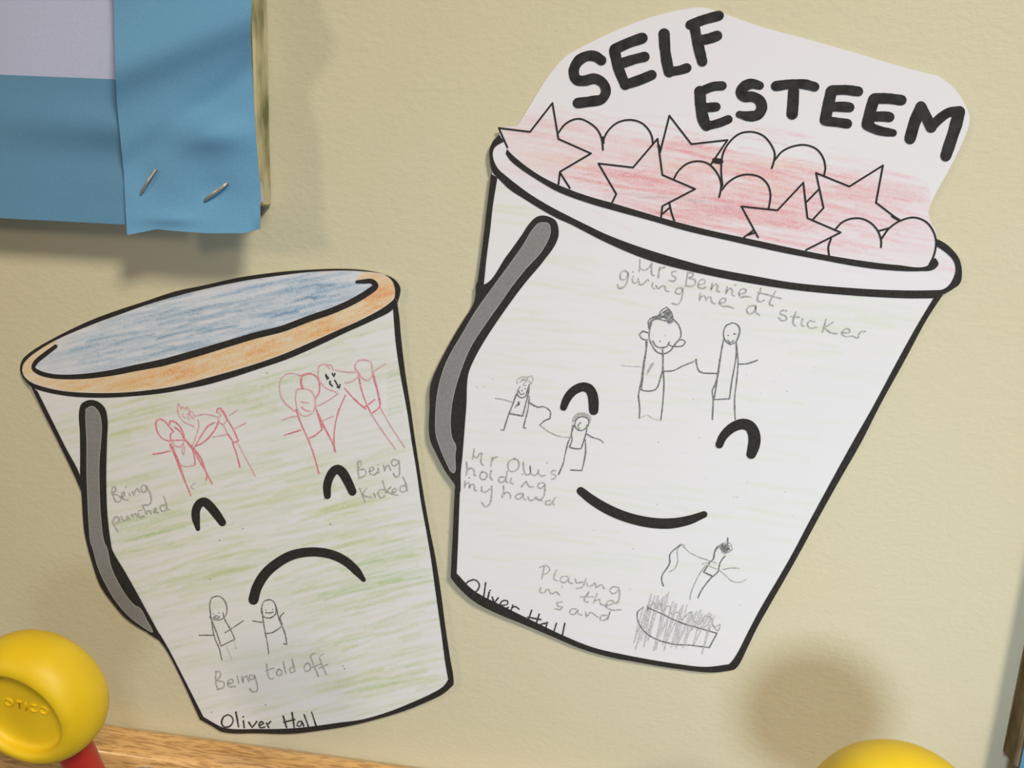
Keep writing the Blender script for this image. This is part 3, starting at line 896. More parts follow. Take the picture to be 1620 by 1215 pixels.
letter(EM, [([(205, 140), (172, 290), (148, 405)], 18), ([(210, 132), (330, 128), (450, 142)], 16), ([(210, 283), (310, 283), (370, 288)], 16), ([(155, 412), (260, 425), (350, 438)], 15.5)], 'letter_e')
letter(EM, [([(595, 215), (560, 330), (538, 445)], 18), ([(600, 207), (720, 207), (845, 222)], 17), ([(600, 372), (690, 372), (735, 377)], 16), ([(540, 458), (640, 500), (770, 522)], [16, 16, 12])], 'letter_e')
letter(EM, [([(925, 575), (970, 420), (1025, 285)], 18.5), ([(1025, 280), (1080, 390), (1118, 470)], 17), ([(1118, 470), (1200, 388), (1280, 335), (1370, 318)], 15), ([(1375, 330), (1345, 450), (1290, 620), (1252, 735)], 18.5)], 'letter_m')

TW = 3.0


def lines(name, polys, curves=(), thick=()):
    k = Ink()
    for p in polys:
        k.ribbon(p, TW, False)
    for c in curves:
        k.ribbon(c, TW)
    for a, b, w in thick:
        k.ribbon([a, b], w)
    SR.part(name, k, M_ink, 3)


lines('star', [[(802.7, 233), (789, 202.5), (838.5, 208.6), (874, 163), (883.5, 219.8), (935, 242.7), (886, 271.6), (883.7, 291)], [(886.7, 274), (901.5, 297.5)]])
lines('heart', [], [[(883.5, 210), (893, 197.5), (905, 190), (917.5, 188), (932, 194), (945, 205), (952, 220), (954, 237)],
                    [(954, 222), (962, 207), (977, 194), (996.5, 189.6), (1014, 194), (1026, 205), (1031.6, 217), (1033, 228)]], [((954, 218), (954, 226), 5)])
lines('star', [[(967.6, 322), (975, 307), (946.7, 258.6), (1001.5, 265), (1040.3, 219.6), (1048, 276.8), (1099.8, 299), (1048, 326), (1045.8, 345)], [(1048.4, 338), (1059, 329)]], [[(1059, 321), (1062, 335), (1067, 350)]])
lines('star', [[(1044.4, 241), (1059, 183), (1093.8, 228), (1151, 221.5), (1124.4, 260.6)]], [], [((1131, 254), (1140, 255.5), 9), ((1042, 230), (1044, 238), 4.5)])
lines('heart', [], [[(1143, 294), (1141, 269), (1144, 243), (1154, 225), (1170, 211.6), (1189.6, 208.6), (1207.4, 214.6), (1219, 227.4), (1225.8, 243), (1224, 257), (1221, 266)],
                    [(1226, 253), (1237, 240), (1254.8, 231.4), (1274.6, 229.4), (1292, 236), (1302, 249), (1305.8, 265), (1304, 276.8)]])
lines('heart', [], [[(1065.6, 283.7), (1073, 271), (1087, 259), (1104.7, 255), (1120.5, 259), (1134, 273), (1141, 290.6), (1140, 302.5), (1137.7, 312)],
                    [(1142, 300.5), (1152, 288.6), (1168, 278.8), (1185.7, 276), (1203.5, 280.7), (1215, 292.6), (1219, 308.4), (1216, 331)]])
lines('star', [[(1199.5, 375.6), (1173, 326.6), (1230, 332.7), (1271, 289), (1277.5, 345), (1330, 367.7), (1275, 395.5)], [(1176.8, 375.6), (1191.6, 364.7)], [(1183.7, 371.6), (1195.6, 367.7)]])
lines('heart', [], [[(1311.7, 404), (1310.6, 391), (1315, 377)], [(1321, 363.4), (1334, 350.6), (1355.6, 345), (1372.7, 349.5), (1387.7, 363.4), (1394, 380.5), (1394, 391)],
                    [(1394.5, 378), (1407, 361), (1424, 349.5), (1445.5, 344), (1464.7, 350.6), (1476.5, 365.5), (1481, 382.7), (1477.6, 404), (1470, 420)]])
lines('star', [[(1285, 348.4), (1303, 329), (1291, 273.5), (1343.8, 295), (1397, 261.7), (1386, 320.6), (1422, 348)], [(1276, 319.5), (1296, 299)], [(1390, 365.5), (1406, 361)]], [], [((1412, 342), (1422, 348), 4.5)])

M1, M2, M3 = (970, 400, 3.951), (720, 580, 4.862), (700, 840, 3.115)
SR.part('caption', strokes(M1, [
    [(168, 40), (167, 80), (163, 115)], [(167, 95), (195, 108), (228, 88), (243, 60), (240, 110), (243, 135), (256, 142)], [(292, 90), (282, 155)], [(287, 110), (303, 95), (325, 90)],
    [(395, 115), (370, 118), (368, 140), (392, 152), (385, 175), (350, 172)], [(468, 120), (455, 200)], [(465, 125), (495, 122), (502, 140), (470, 157), (512, 168), (515, 190), (490, 208), (455, 205)],
    [(540, 197), (572, 190), (575, 170), (555, 165), (535, 185), (535, 213), (560, 222), (582, 212)], [(620, 190), (612, 235), (622, 212), (645, 195), (655, 210), (650, 238), (666, 242)],
    [(713, 212), (705, 255), (715, 235), (735, 222), (748, 240), (744, 262), (760, 268)], [(765, 200)], [(790, 256), (825, 250), (832, 230), (805, 225), (787, 250), (797, 275), (830, 272), (860, 275)],
    [(925, 220), (905, 298), (922, 306), (945, 295)], [(1015, 240), (980, 322), (1000, 330)], [(905, 245), (970, 262), (1050, 285)],
    [(95, 125), (70, 110), (45, 135), (50, 165), (75, 165), (97, 125), (88, 180), (65, 215), (35, 220), (30, 198)], [(127, 145), (120, 175), (135, 190), (155, 175), (158, 160)], [(125, 118)],
    [(158, 165), (170, 200), (195, 190), (215, 165), (222, 175)], [(248, 185), (245, 215), (262, 225)], [(268, 205), (285, 225), (300, 210), (320, 205), (330, 235), (350, 240)],
    [(437, 220), (402, 222), (390, 248), (420, 256), (438, 222), (430, 280), (405, 322), (370, 315)], [(545, 255), (540, 300), (552, 275), (572, 268), (582, 300), (592, 280), (610, 275), (618, 308), (640, 318)],
    [(660, 315), (700, 305), (707, 285), (680, 285), (665, 310), (685, 333), (720, 333), (755, 345)], [(890, 330), (850, 335), (835, 360), (855, 382), (888, 358), (893, 330), (892, 370), (915, 388)],
    [(1085, 362), (1055, 360), (1045, 380), (1080, 395), (1085, 415), (1060, 425), (1035, 405)], [(1143, 368), (1126, 440), (1140, 456)], [(1112, 396), (1165, 402)], [(1186, 412), (1180, 448), (1192, 458)],
    [(1260, 430), (1230, 425), (1215, 450), (1235, 470), (1270, 465)], [(1332, 415), (1310, 495)], [(1375, 435), (1322, 465), (1355, 495), (1400, 505)],
    [(1435, 500), (1480, 495), (1475, 475), (1445, 480), (1430, 505), (1455, 522), (1500, 520), (1530, 532), (1542, 500), (1555, 492), (1577, 492)]], 2.3, corner=100), M_pencil_l, 3, label='pencil caption about being given a sticker')
SR.part('caption', strokes(M2, [
    [(148, 632), (143, 665), (135, 710)], [(143, 685), (165, 702), (190, 670), (207, 665), (200, 740), (217, 757)], [(287, 700), (275, 765)], [(282, 725), (300, 702), (325, 695)],
    [(455, 708), (420, 725), (405, 770), (425, 805), (465, 800), (492, 765), (482, 720), (455, 708)], [(525, 735), (530, 800), (545, 830), (575, 825), (577, 760), (585, 820), (602, 838), (635, 820), (642, 790), (642, 825), (665, 842), (692, 835)], [(710, 740)],
    [(775, 800), (745, 803), (745, 825), (775, 835), (765, 862), (740, 866)], [(88, 735), (92, 790), (85, 835)], [(88, 808), (120, 780), (146, 798), (150, 835), (157, 840)],
    [(207, 810), (190, 840), (205, 867), (235, 862), (247, 830), (228, 812), (207, 810)], [(277, 800), (270, 850), (287, 870)], [(378, 850), (345, 850), (335, 880), (360, 892), (385, 870), (402, 805)], [(395, 845), (392, 880), (402, 892)],
    [(432, 860), (425, 890), (447, 902)], [(518, 828)], [(510, 925), (530, 900), (547, 880), (558, 905), (575, 925), (602, 925)], [(680, 895), (650, 895), (635, 920), (655, 938), (685, 915), (692, 895), (690, 960), (680, 1000), (655, 1022), (610, 1010)],
    [(75, 880), (72, 935), (82, 905), (100, 892), (112, 905), (108, 935), (120, 912), (140, 905), (150, 925), (148, 948), (165, 955)], [(110, 855)], [(205, 925), (205, 958), (235, 965), (265, 942)], [(282, 920), (280, 1000), (265, 1060), (235, 1078), (205, 1045)],
    [(372, 920), (373, 960), (362, 1005)], [(370, 985), (400, 965), (425, 985), (427, 1012)], [(512, 975), (475, 985), (465, 1010), (490, 1020), (520, 992), (525, 975), (525, 1012), (545, 1025)],
    [(560, 1000), (575, 1028), (608, 1022), (622, 1000), (642, 1022), (668, 1030)], [(732, 1030), (702, 1035), (695, 1055), (720, 1065), (745, 1045), (772, 1005)], [(757, 1030), (748, 1055), (765, 1062)]],
    2.4, corner=100), M_pencil_l, 3, label='pencil caption about holding my hand')
SR.part('caption', strokes(M3, [
    [(502, 175), (490, 235)], [(480, 180), (512, 170), (530, 185), (520, 205), (495, 215)], [(562, 190), (550, 238), (566, 246)], [(620, 225), (590, 225), (580, 245), (600, 255), (625, 232), (622, 250), (640, 260)],
    [(655, 235), (660, 255), (690, 252)], [(707, 235), (690, 275), (660, 285)], [(712, 252), (716, 272), (737, 268), (752, 255), (758, 280), (785, 265), (797, 285)], [(870, 280), (840, 275), (825, 295), (845, 310), (872, 285), (872, 330), (860, 355), (845, 355)],
    [(485, 280), (480, 300), (500, 305), (518, 285), (525, 290), (537, 312), (560, 300), (577, 316)], [(590, 275)], [(722, 300), (700, 345), (720, 352)], [(680, 325), (742, 325)], [(762, 310), (745, 355)], [(752, 345), (775, 335), (780, 360), (797, 366)],
    [(805, 368), (842, 357), (842, 345), (820, 345), (805, 370), (830, 388), (880, 388)], [(590, 350), (565, 355), (570, 370), (592, 375), (580, 388), (555, 382)], [(660, 385), (635, 385), (628, 405), (650, 412), (668, 388), (670, 408), (687, 415)],
    [(705, 400), (710, 425), (730, 402), (750, 412), (767, 426)], [(810, 415), (780, 420), (780, 440), (805, 437), (828, 395), (815, 437)]], 2.2, corner=100), M_pencil_l, 3, label='pencil caption about playing in the sand')
SR.part('signature', strokes(M3, [
    [(150, 240), (120, 255), (115, 285), (140, 305), (170, 295), (182, 265), (165, 243), (150, 240)], [(213, 255), (203, 330)], [(230, 302), (222, 342)], [(235, 293)], [(245, 325), (255, 355), (275, 330)],
    [(287, 367), (322, 360), (320, 345), (295, 345), (283, 370), (300, 385), (325, 377)], [(347, 365), (335, 402)], [(342, 380), (357, 372), (377, 385)], [(440, 390), (420, 450)], [(477, 410), (457, 470)], [(420, 425), (485, 437)],
    [(512, 455), (487, 460), (477, 485)], [(517, 450), (505, 492)], [(562, 455), (545, 510)], [(603, 455), (590, 520)]], 2.4, corner=100), M_biro, 3, label='name handwritten in dark pencil along the lower edge')

F1, F3 = (960, 400, 3.682), (980, 830, 5.0625)
SR.part('pencil_figure', strokes(F1, [
    [(265, 400), (250, 450), (248, 500), (265, 540), (290, 575), (330, 588), (370, 570), (400, 530), (430, 490), (432, 460), (415, 415), (385, 385)],
    [(245, 440), (243, 395), (270, 375), (320, 368), (375, 372), (385, 385)], [(250, 405), (290, 385), (340, 395), (380, 400)], [(300, 370), (320, 335), (350, 315), (375, 345), (385, 375)], [(310, 362), (340, 340), (372, 362), (330, 350), (352, 330), (372, 352)],
    [(250, 425), (270, 390), (300, 380), (345, 375), (385, 400)], [(350, 395), (365, 412), (385, 385), (370, 378)], [(248, 415), (262, 392), (290, 378), (340, 372)], [(340, 378), (360, 395), (378, 405)], [(330, 345), (345, 365), (365, 345)],
    [(240, 465), (210, 455), (190, 475), (205, 500), (238, 507)], [(405, 520), (440, 505), (460, 520), (440, 542), (400, 545), (370, 540), (360, 525)], [(310, 515)], [(268, 515), (290, 545), (320, 552), (350, 545), (365, 520)],
    [(228, 505), (230, 560), (215, 640), (205, 720), (190, 800), (185, 830), (192, 900), (190, 962)], [(235, 520), (220, 640), (205, 760), (200, 795)], [(195, 795), (230, 805), (285, 795), (310, 740), (325, 670), (328, 600), (325, 560)],
    [(325, 570), (328, 680), (333, 750), (328, 860), (315, 975)], [(335, 690), (390, 685), (440, 660), (510, 632)], [(520, 620), (525, 655), (540, 690), (640, 703)]], 2.1), M_pencil, 3)
SR.part('pencil_figure', strokes(F1, [
    [(730, 408), (695, 425), (680, 470), (690, 510), (720, 535), (750, 520), (770, 480), (772, 435), (750, 412), (730, 408)], [(774, 435), (774, 460), (757, 510)], [(708, 480)], [(740, 473), (752, 472)], [(705, 508), (720, 525), (738, 512)],
    [(680, 505), (665, 590), (655, 660), (648, 710), (625, 780), (615, 800), (620, 850), (615, 970)], [(658, 620), (640, 760), (625, 855), (715, 850), (730, 740), (745, 660), (755, 590), (755, 520)], [(755, 530), (765, 640), (755, 760), (745, 850), (748, 970)],
    [(770, 648), (820, 645), (878, 625)], [(672, 540), (658, 640), (650, 700)]], 2.1), M_pencil, 3)
SR.part('pale_pencil_lines', strokes(F1, [[(85, 655), (140, 660), (210, 662)], [(190, 965), (235, 940), (270, 965), (310, 975)], [(268, 478), (270, 484)], [(340, 478), (342, 482)]], 1.5), M_pencil_p, 3, kind='stuff')
SR.part('pocket', strokes(F1, [[(270, 645), (235, 705)], [(266, 645), (240, 690)]], 3.0), M_pencil_l, 3)
SR.part('pencil_figure', strokes(M2, [
    [(500, 155), (480, 190), (485, 225), (515, 240), (545, 225), (555, 185), (572, 140)], [(490, 190), (505, 215), (535, 205)], [(515, 185)], [(537, 170)], [(470, 215), (440, 300), (415, 360), (520, 380)], [(570, 140), (565, 200), (545, 280), (520, 380)],
    [(415, 360), (395, 420), (375, 490), (355, 485)], [(572, 230), (560, 330), (535, 430), (525, 470), (545, 472)], [(565, 275), (640, 312), (680, 308), (732, 345), (730, 400), (690, 415), (652, 450)], [(488, 270), (482, 300), (496, 288), (490, 275), (485, 298)]], 2.0), M_pencil, 3)
SR.part('pale_pencil_lines', strokes(M2, [
    [(480, 130), (475, 105), (500, 85), (545, 78), (560, 95), (530, 110), (510, 95)], [(560, 80), (590, 70), (600, 100), (585, 135), (570, 110)], [(500, 120), (530, 90), (555, 110), (520, 140), (545, 145)], [(310, 243), (370, 252), (445, 275)], [(500, 270), (475, 295), (460, 320), (470, 295)],
    [(652, 450), (720, 500), (800, 535), (895, 545)], [(165, 155), (172, 160)]], 1.6), M_pencil_l, 3)
SR.part('pencil_figure', strokes(M2, [
    [(925, 420), (945, 395), (980, 385), (1020, 400), (1030, 430), (1010, 470), (970, 492), (935, 480), (920, 450)], [(965, 430), (945, 455), (955, 480)], [(905, 450), (890, 540), (870, 580), (850, 660), (830, 750), (795, 830)],
    [(925, 430), (895, 520), (900, 560), (880, 620), (930, 632), (970, 630), (990, 570), (1010, 500), (1015, 450)], [(1000, 560), (1005, 640), (990, 740), (975, 800), (890, 795)], [(1015, 520), (1060, 545), (1120, 565), (1140, 585)]], 2.0), M_pencil, 3)
SR.part('hair_scribble', strokes(M2, [[(905, 425), (918, 385), (950, 362), (1000, 362), (1040, 385), (1035, 425)], [(915, 420), (930, 380), (975, 370), (1020, 385), (1040, 410)], [(925, 395), (960, 372), (1010, 375), (1032, 400)]], 2.6), M_pencil_l, 3)
SR.part('pencil_figure', strokes(F3, [
    [(868, 108), (866, 160)], [(760, 230), (755, 270), (720, 310), (675, 380), (750, 415), (790, 375), (805, 310), (845, 250)], [(745, 415), (690, 480), (650, 540), (630, 585)], [(490, 160), (405, 240), (402, 310), (340, 415), (340, 455), (352, 490)], [(760, 225), (780, 185), (830, 150)]], 2.1), M_pencil, 3)
SR.part('pale_pencil_lines', strokes(F3, [
    [(520, 180), (560, 220), (640, 260), (740, 295), (775, 308)], [(800, 365), (850, 405), (890, 445), (945, 462), (990, 455), (1015, 435)], [(830, 360), (890, 348), (960, 350)], [(690, 330), (640, 400), (600, 480), (570, 560), (565, 600)],
    [(665, 315), (715, 300)], [(495, 160), (525, 165), (510, 180)], [(495, 165), (465, 200), (468, 290), (445, 350), (400, 378)], [(700, 320), (740, 340), (780, 355)]], 1.6), M_pencil_l, 3)
k = Ink()
hp = []
for i in range(46):
    a = i * 1.15
    rr = 0.08 + 0.92 * ((i * 7) % 23) / 23.0
    hp.append((848 + 46 * rr * math.cos(a) + 8 * math.sin(a), 192 + 46 * rr * math.sin(a)))
k.ribbon(Z(*F3, hp), 1.7, True, 0.2)
k.ribbon(Z(*F3, [(770, 215), (800, 175), (850, 145), (885, 150), (900, 205), (870, 210)]), 2.0)
SR.part('hair_scribble', k, M_pencil_l, 3)
SR.part('sandpit', strokes(F3, [[(190, 665), (150, 695), (142, 740), (160, 800), (215, 870), (300, 920), (400, 950), (480, 962), (560, 965), (640, 975), (720, 985)], [(720, 985), (782, 870)], [(782, 870), (640, 830), (520, 795), (420, 755), (330, 710), (225, 665)], [(228, 652), (225, 690)]], 2.0), M_pencil, 3.4)
k = Ink()
k.ribbon(Z(*F3, [(250, 650), (275, 620), (290, 670), (330, 630), (340, 690), (400, 650), (420, 720), (470, 700), (500, 760), (570, 700), (600, 770), (640, 800), (700, 730), (740, 760), (760, 820), (805, 800), (790, 850), (740, 800)]), 1.7, True, 0.2)
SR.part('sand_squiggle', k, M_pencil_l, 3.2)
k = Ink()
zz = []
for i in range(26):
    x = 135 + i * 23.0
    top = 565 + max(0.0, x - 250) * 0.42 + rng.normal() * 26 + (70 if x < 200 else 0)
    botm = 955 + 45 * math.sin(i * 1.9) + rng.normal() * 25 - (120 if x > 560 and i % 3 else 0)
    zz += [(x + 55 + rng.normal() * 6, top), (x - 25 + rng.normal() * 6, botm)]
for a, b in zip(zz[:-1], zz[1:]):
    a, b = np.array(a), np.array(b)
    k.ribbon(Z(*F3, [tuple(a), tuple((a + b) / 2 + rng.normal(size=2) * 5), tuple(b)]), float(rng.uniform(1.4, 2.6)), True, 0.25)
SR.part('sand_scribble', k, M_scrib, 2.6, kind='stuff')
sp = Ink()
for x, y in Z(*M2, [(290, 95), (220, 160)]) + [(733, 527), (731, 570), (1242, 778)] + Z(*RE, [(655, 565), (915, 535), (645, 965), (1140, 918), (1160, 918), (1395, 178), (1480, 240), (240, 1130)]) + Z(*F3, [(85, 515), (965, 645), (110, 193)]):
    sp.dot((x, y), 1.0)
for i in range(26):
    sp.dot((rng.uniform(1060, 1290), rng.uniform(560, 820)), rng.uniform(0.4, 0.8))
SR.part('specks', sp, M_pencil_l, 3, kind='stuff')

# ================================================================== PINBOARD WITH BLUE BORDER
M_board = noise_mat('board_edge', (0.16, 0.16, 0.08), (0.50, 0.47, 0.31), 95, 0.9, 0.1, stretch=(1, 1, 0.35), lo=0.32, hi=0.55, detail=5, bmp=(0.6, 0.002))
M_felt = noise_mat('board_felt', (0.16, 0.17, 0.09), (0.24, 0.24, 0.14), 500, 0.95, 0.1)


def paperm(name, c, spec=0.2):
    m, nd, lk, b = mat(name, c, 0.7, spec)
    n = tex_noise(nd, lk, 1400, 3, 0.6)
    d = tuple(x * 0.90 for x in c)
    r = ramp(nd, lk, n.outputs['Fac'], [(0.35, d), (0.65, c)])
    lk.new(r.outputs['Color'], b.inputs['Base Color'])
    return m


M_blue = paperm('blue_sugar_paper', (0.120, 0.285, 0.465))
M_blue2 = paperm('blue_sugar_paper_strip', (0.145, 0.355, 0.585))
M_lilac = paperm('pale_paper', (0.49, 0.54, 0.76))
BH = 0.040 * D                                # board thickness
bx = P(429, 250)[0]
bz = P(425, 326)[2]
pb = empty('pinboard', (bx, 0, bz))
tag(pb, 'pinboard with a mottled green-brown edge carrying stapled blue and lilac paper', 'pinboard')
q = bmesh.new()
box(q, bx - 0.75, bx, -BH, -0.0006, bz, bz + 0.70, 0.0008, 1)
bm_obj('core', q, M_board, pb)
q = bmesh.new()
box(q, bx - 0.749, bx - 0.0008, -BH - 0.0006, -BH + 0.0002, bz + 0.001, bz + 0.699)
bm_obj('felt_face', q, M_felt, pb)

HB = BH + 0.0012


def loose_paper(name, outline, h, material, label, spacing=7.0, group=None, cat='paper'):
    o2 = catmull_lin(list(outline) + [outline[0]])[:-1]
    o2 = resample(np.vstack([o2, o2[:1]]), max(40, len(o2) // 3))[:-1]
    v, f = fill(o2, spacing)
    v = np.asarray(v)
    top = place(v, h(v[:, 0], v[:, 1]))
    n = len(v)
    bot = top + np.array([0, 0.00022, 0])
    faces = list(f) + [tuple(i + n for i in reversed(t)) for t in f]
    edges = {}
    for t in f:
        for a, b in zip(t, t[1:] + t[:1]):
            edges[(a, b)] = 1
    for (a, b) in list(edges):
        if (b, a) not in edges:
            faces.append((b, a, a + n, b + n))
    o = mesh_obj(name, np.vstack([top, bot]), faces, material, None, True)
    tag(o, label, cat, group)
    md = o.modifiers.new('edge', 'EDGE_SPLIT')
    md.split_angle = math.radians(60)
    return o


def h_lilac(x, y):
    return HB + 0.0002 + 0.0008 * np.sin(x / 90.0 + 1)**2


def h_hor(x, y):
    t = np.clip((y - 118) / 230.0, 0, 1)
    a = np.clip(0.35 + x / 250.0, 0.3, 1.1)
    return HB + 0.0016 + 0.0030 * np.exp(-((y - (188 + 0.06 * x)) / 30.0)**2) * a - 0.0008 * np.exp(-((y - 250) / 26.0)**2) * a + 0.0030 * t**3


def h_ver(x, y):
    ridge = np.exp(-(((y - 75) + (x - 260) * 0.40) / 48.0)**2)
    dip = np.exp(-(((x - 245) * 0.60 + (y - 232) * 0.8) / 26.0)**2)
    puff = np.exp(-(((x - 330) / 62.0)**2 + ((y - 212) / 30.0)**2))
    st = np.exp(-(((x - 232) / 26.0)**2 + ((y - 285) / 30.0)**2)) + np.exp(-(((x - 342) / 30.0)**2 + ((y - 302) / 26.0)**2))
    t = np.clip((y - 305) / 65.0, 0, 1)
    crease = np.exp(-((y - 346) / 10.0)**2) * np.exp(-((x - 270) / 45.0)**2)
    side = np.clip((x - 395) / 18.0, 0, 1)**2 * np.clip((y - 330) / 30.0, 0, 1)
    return HB + 0.0078 + 0.0062 * ridge - 0.0026 * dip + 0.0050 * puff - 0.0014 * st + 0.0030 * t**2 + 0.0022 * crease + 0.002 * side


loose_paper('lilac_paper', [(-260, -240), (186, -240), (186, 128), (-260, 114)], h_lilac, M_lilac, 'pale lilac-white sheet mounted above the blue border')
loose_paper('blue_border_strip', [(-260, 108), (0, 118), (183, 125.5), (205, 140), (212, 356), (200, 355.5), (0, 345), (-260, 332)], h_hor, M_blue, 'blue paper border strip running level under the lilac sheet', group=None)
loose_paper('blue_border_strip', [(169, -240), (398, -240), (398, 0), (396, 55), (400, 140), (405, 220), (411, 290), (412, 362), (385, 369), (330, 369), (290, 366.5), (247, 362.5), (222, 368), (201, 372),
                                  (197, 300), (196, 275), (190, 215), (185, 165), (182, 90), (179.5, 0)], h_ver, M_blue2, 'blue paper border strip hanging upright with two staples near its torn lower end', 5.0)
tri = loose_paper('paper_scrap', [(404, 285), (413, 288), (417.5, 319), (410, 321)], lambda x, y: HB * 0.75 + 0 * x, M_lilac, 'small white paper corner poking out beside the blue strip', 4.0)

M_steel = noise_mat('staple_wire', (0.42, 0.37, 0.31), (0.66, 0.60, 0.52), 900, 0.35, 0.6)
M_steel.node_tree.nodes['Principled BSDF'].inputs['Metallic'].default_value = 0.6


def tube(bm, pts, r, seg=8):
    pts = [Vector(p) for p in pts]
    rings = []
    for i, p in enumerate(pts):
        t = (pts[min(i + 1, len(pts) - 1)] - pts[max(i - 1, 0)]).normalized()
        a = t.orthogonal().normalized() if i == 0 else (prev - t * prev.dot(t)).normalized()
        prev = a
        b = t.cross(a)
        rr = r[i] if isinstance(r, (list, tuple)) else r
        rings.append([bm.verts.new(p + a * math.cos(2 * math.pi * j / seg) * rr + b * math.sin(2 * math.pi * j / seg) * rr) for j in range(seg)])
    for A, B in zip(rings[:-1], rings[1:]):
        for j in range(seg):
            bm.faces.new((A[j], A[(j + 1) % seg], B[(j + 1) % seg], B[j]))
    bm.faces.new(rings[0][::-1])
    bm.faces.new(rings[-1])
    bmesh.ops.recalc_face_normals(bm, faces=bm.faces)


def staple(p0, p1, label):
    mx, my = (p0[0] + p1[0]) / 2, (p0[1] + p1[1]) / 2
    h0 = float(h_ver(np.array([p0[0]]), np.array([p0[1]]))[0])
    h1 = float(h_ver(np.array([p1[0]]), np.array([p1[1]]))[0])
    hm = max(h0, h1) + 0.0013
    b = bmesh.new()
    a0, a1 = P(*p0, h0 - 0.0035), P(*p1, h1 - 0.0035)
    c0, c1 = P(*p0, hm), P(*p1, hm)
    d = (c1 - c0).normalized() * 0.0006
    tube(b, [a0, c0 + Vector((0, 0.0008, 0)), c0 + d, c1 - d, c1 + Vector((0, 0.0008, 0)), a1], 0.00062, 8)
    o = bm_obj('staple', b, M_steel, None, True)
    tag(o, label, 'staple')


staple((222, 306), (245, 269), 'steep wire staple near the torn edge of the upright blue strip')
staple((323, 317), (359, 290), 'slanting wire staple nearer the pinboard edge on the upright blue strip')

# second pinboard just entering the frame beside the smiling bucket
b2x = P(1586, 1188)[0]
b2z = P(1586, 1188)[2]
pb2 = empty('pinboard', (b2x, 0, b2z))
tag(pb2, 'pinboard with a brown edge coloured dark for shade beyond the smiling bucket', 'pinboard')
M_board2_shade = noise_mat('board_edge_shaded', (0.13, 0.10, 0.055), (0.22, 0.175, 0.10), 160, 0.9, 0.1, stretch=(1, 1, 0.4))  # edge facing away from the light: its shade is put into this dark brown
q = bmesh.new()
box(q, b2x, b2x + 0.6, -BH * 0.8, -0.0006, b2z, b2z + 0.9, 0.0008, 1)
bm_obj('core', q, M_board2_shade, pb2)
q = bmesh.new()
box(q, b2x + 0.002, b2x + 0.59, -BH * 0.8 - 0.0008, -BH * 0.8 + 0.0002, b2z - 0.006, b2z + 0.89)
o = bm_obj('blue_border', q, M_blue, pb2)

# ================================================================== COAT PEGS ON THE RAIL
M_yellow = noise_mat('yellow_plastic', (0.74, 0.50, 0.010), (0.80, 0.56, 0.015), 60, 0.48, 0.4)
M_redpl = noise_mat('red_plastic', (0.46, 0.025, 0.022), (0.54, 0.035, 0.03), 60, 0.4, 0.4)
M_metal = noise_mat('grey_metal', (0.36, 0.36, 0.36), (0.52, 0.52, 0.52), 300, 0.35, 0.5)
M_metal.node_tree.nodes['Principled BSDF'].inputs['Metallic'].default_value = 0.7


def lathe(bm, prof, mtx, seg=64):
    rings = []
    for r, h in prof:
        if r < 1e-6:
            rings.append([bm.verts.new(mtx @ Vector((0, 0, h)))])
        else:
            rings.append([bm.verts.new(mtx @ Vector((r * math.cos(2 * math.pi * j / seg), r * math.sin(2 * math.pi * j / seg), h))) for j in range(seg)])
    for A, B in zip(rings[:-1], rings[1:]):
        for j in range(seg):
            j2 = (j + 1) % seg
            if len(A) == 1:
                bm.faces.new((A[0], B[j], B[j2]))
            elif len(B) == 1:
                bm.faces.new((A[j], B[0], A[j2]))
            else:
                bm.faces.new((A[j], B[j], B[j2], A[j2]))
    bmesh.ops.recalc_face_normals(bm, faces=bm.faces)


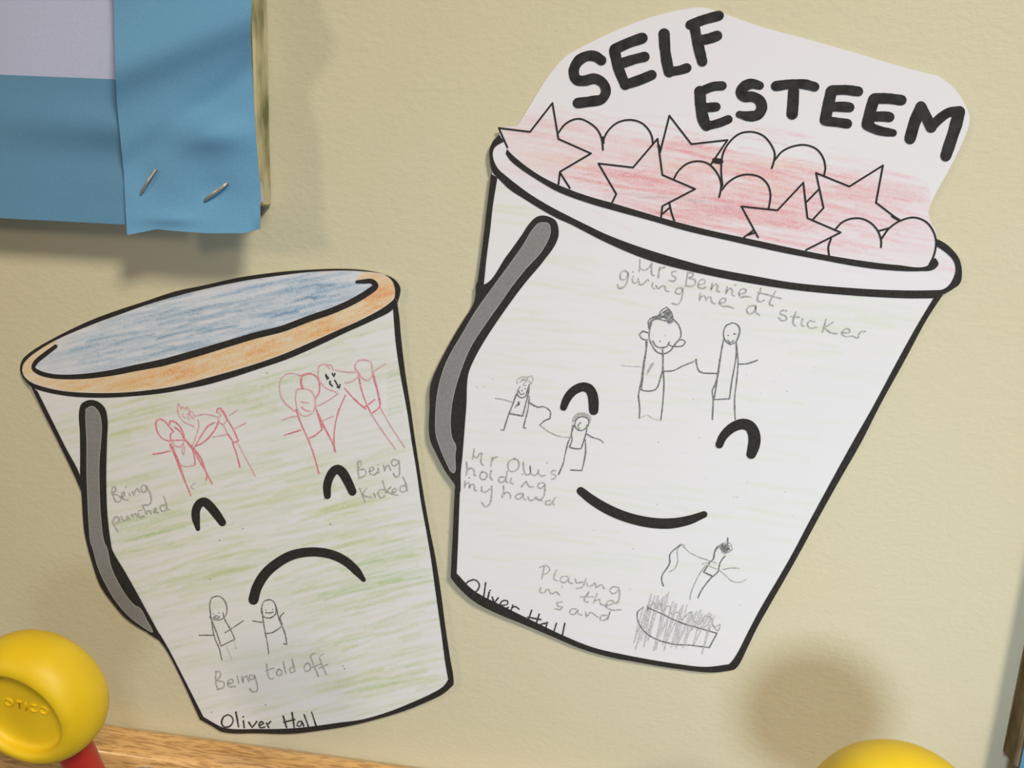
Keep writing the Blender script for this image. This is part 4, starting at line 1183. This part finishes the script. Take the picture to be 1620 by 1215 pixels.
def coat_peg(px, py, hf, R, label, tilt_x=0.0, tilt_z=0.0, word=True):
    """hf: height of the knob's widest ring off the wall, as a share of the camera distance"""
    c = P(px, py, hf * D)
    base = Vector((c.x, -RAIL_H, zr - 0.022))
    root = empty('coat_peg', base)
    tag(root, label, 'coat peg', 'coat pegs on the oak rail')
    axis = Vector((tilt_z, -1, tilt_x)).normalized()
    up = Vector((0, 0, 1))
    xa = axis.cross(up).normalized() * -1
    xa = Vector((1, 0, 0)) - axis * axis.x
    xa.normalize()
    ya = axis.cross(xa).normalized()
    mtx = Matrix(((xa.x, ya.x, axis.x, c.x), (xa.y, ya.y, axis.y, c.y), (xa.z, ya.z, axis.z, c.z), (0, 0, 0, 1)))
    prof = [(0, -0.42 * R), (0.30 * R, -0.42 * R)]
    for j in range(0, 17):
        a = math.radians(-100 + j * (190 / 16))
        prof.append((0.74 * R + 0.26 * R * math.cos(a), 0.42 * R * math.sin(a)))
    for j in range(1, 7):                          # lip rolling into the dish
        a = math.radians(90 + j * 15)
        prof.append((0.74 * R + 0.075 * R * math.cos(a), 0.345 * R + 0.075 * R * math.sin(a)))
    prof += [(0.66 * R, 0.30 * R), (0.635 * R, 0.265 * R), (0.58 * R, 0.250 * R), (0.30 * R, 0.245 * R), (0, 0.245 * R)]
    b = bmesh.new()
    lathe(b, prof, mtx)
    knob = bm_obj('knob', b, M_yellow, root, True)
    if word:
        cu = bpy.data.curves.new('maker_word', 'FONT')
        cu.body = 'OTICO'
        cu.size = 0.19 * R
        cu.extrude = 0.0005
        cu.align_x = 'CENTER'
        cu.align_y = 'CENTER'
        cu.space_character = 1.25
        tmp = bpy.data.objects.new('tmp', cu)
        col.objects.link(tmp)
        dg = bpy.context.evaluated_depsgraph_get()
        me = bpy.data.meshes.new_from_object(tmp.evaluated_get(dg))
        bpy.data.objects.remove(tmp)
        ang = math.radians(-4)
        off = Matrix.Translation(Vector((0.06 * R, 0.06 * R, 0.249 * R)))
        me.transform(Matrix.Translation(-base) @ mtx @ off @ Matrix.Rotation(ang, 4, 'Z'))
        me.materials.clear()
        me.materials.append(M_yellow)
        wo = bpy.data.objects.new('moulded_word', me)
        col.objects.link(wo)
        wo.parent = knob
        wo.matrix_parent_inverse = Matrix.Identity(4)
        wo['label'] = 'raised maker word moulded in the recess'
    # stem rising out of the rail into the back of the knob
    e1 = c - axis * (0.36 * R) + Vector((0.05 * R, 0, -0.42 * R))
    b = bmesh.new()
    p0 = base + Vector((0, 0.004, 0))
    p1 = base + Vector((0, -0.042, -0.006))
    p2 = e1 + Vector((0.006, 0.010, -0.034))
    pts = []
    for j in range(13):
        t = j / 12
        pts.append(p0 * (1 - t)**3 + p1 * 3 * t * (1 - t)**2 + p2 * 3 * t * t * (1 - t) + (e1 - axis * -0.004) * t**3)
    tube(b, pts[:8], 0.0052, 14)
    bm_obj('stem', b, M_metal, root, True)
    b = bmesh.new()
    tube(b, pts[6:], 0.0072, 14)
    bm_obj('sleeve', b, M_redpl, root, True)
    b = bmesh.new()
    fl = Matrix(((1, 0, 0, base.x), (0, 0, -1, base.y), (0, 1, 0, base.z), (0, 0, 0, 1)))
    lathe(b, [(0, -0.0005), (0.016, -0.0005), (0.016, 0.002), (0.0145, 0.003), (0, 0.003)], fl, 32)
    bm_obj('flange', b, M_metal, root)
    return root


coat_peg(58, 1102, 0.26, 0.081 * D, 'yellow round coat peg with a dished face beside the frowning bucket', -0.16, -0.04)
coat_peg(1412, 1312, 0.28, 0.086 * D, 'yellow round coat peg below the smiling bucket, casting a round shadow', 0.05, 0.0)
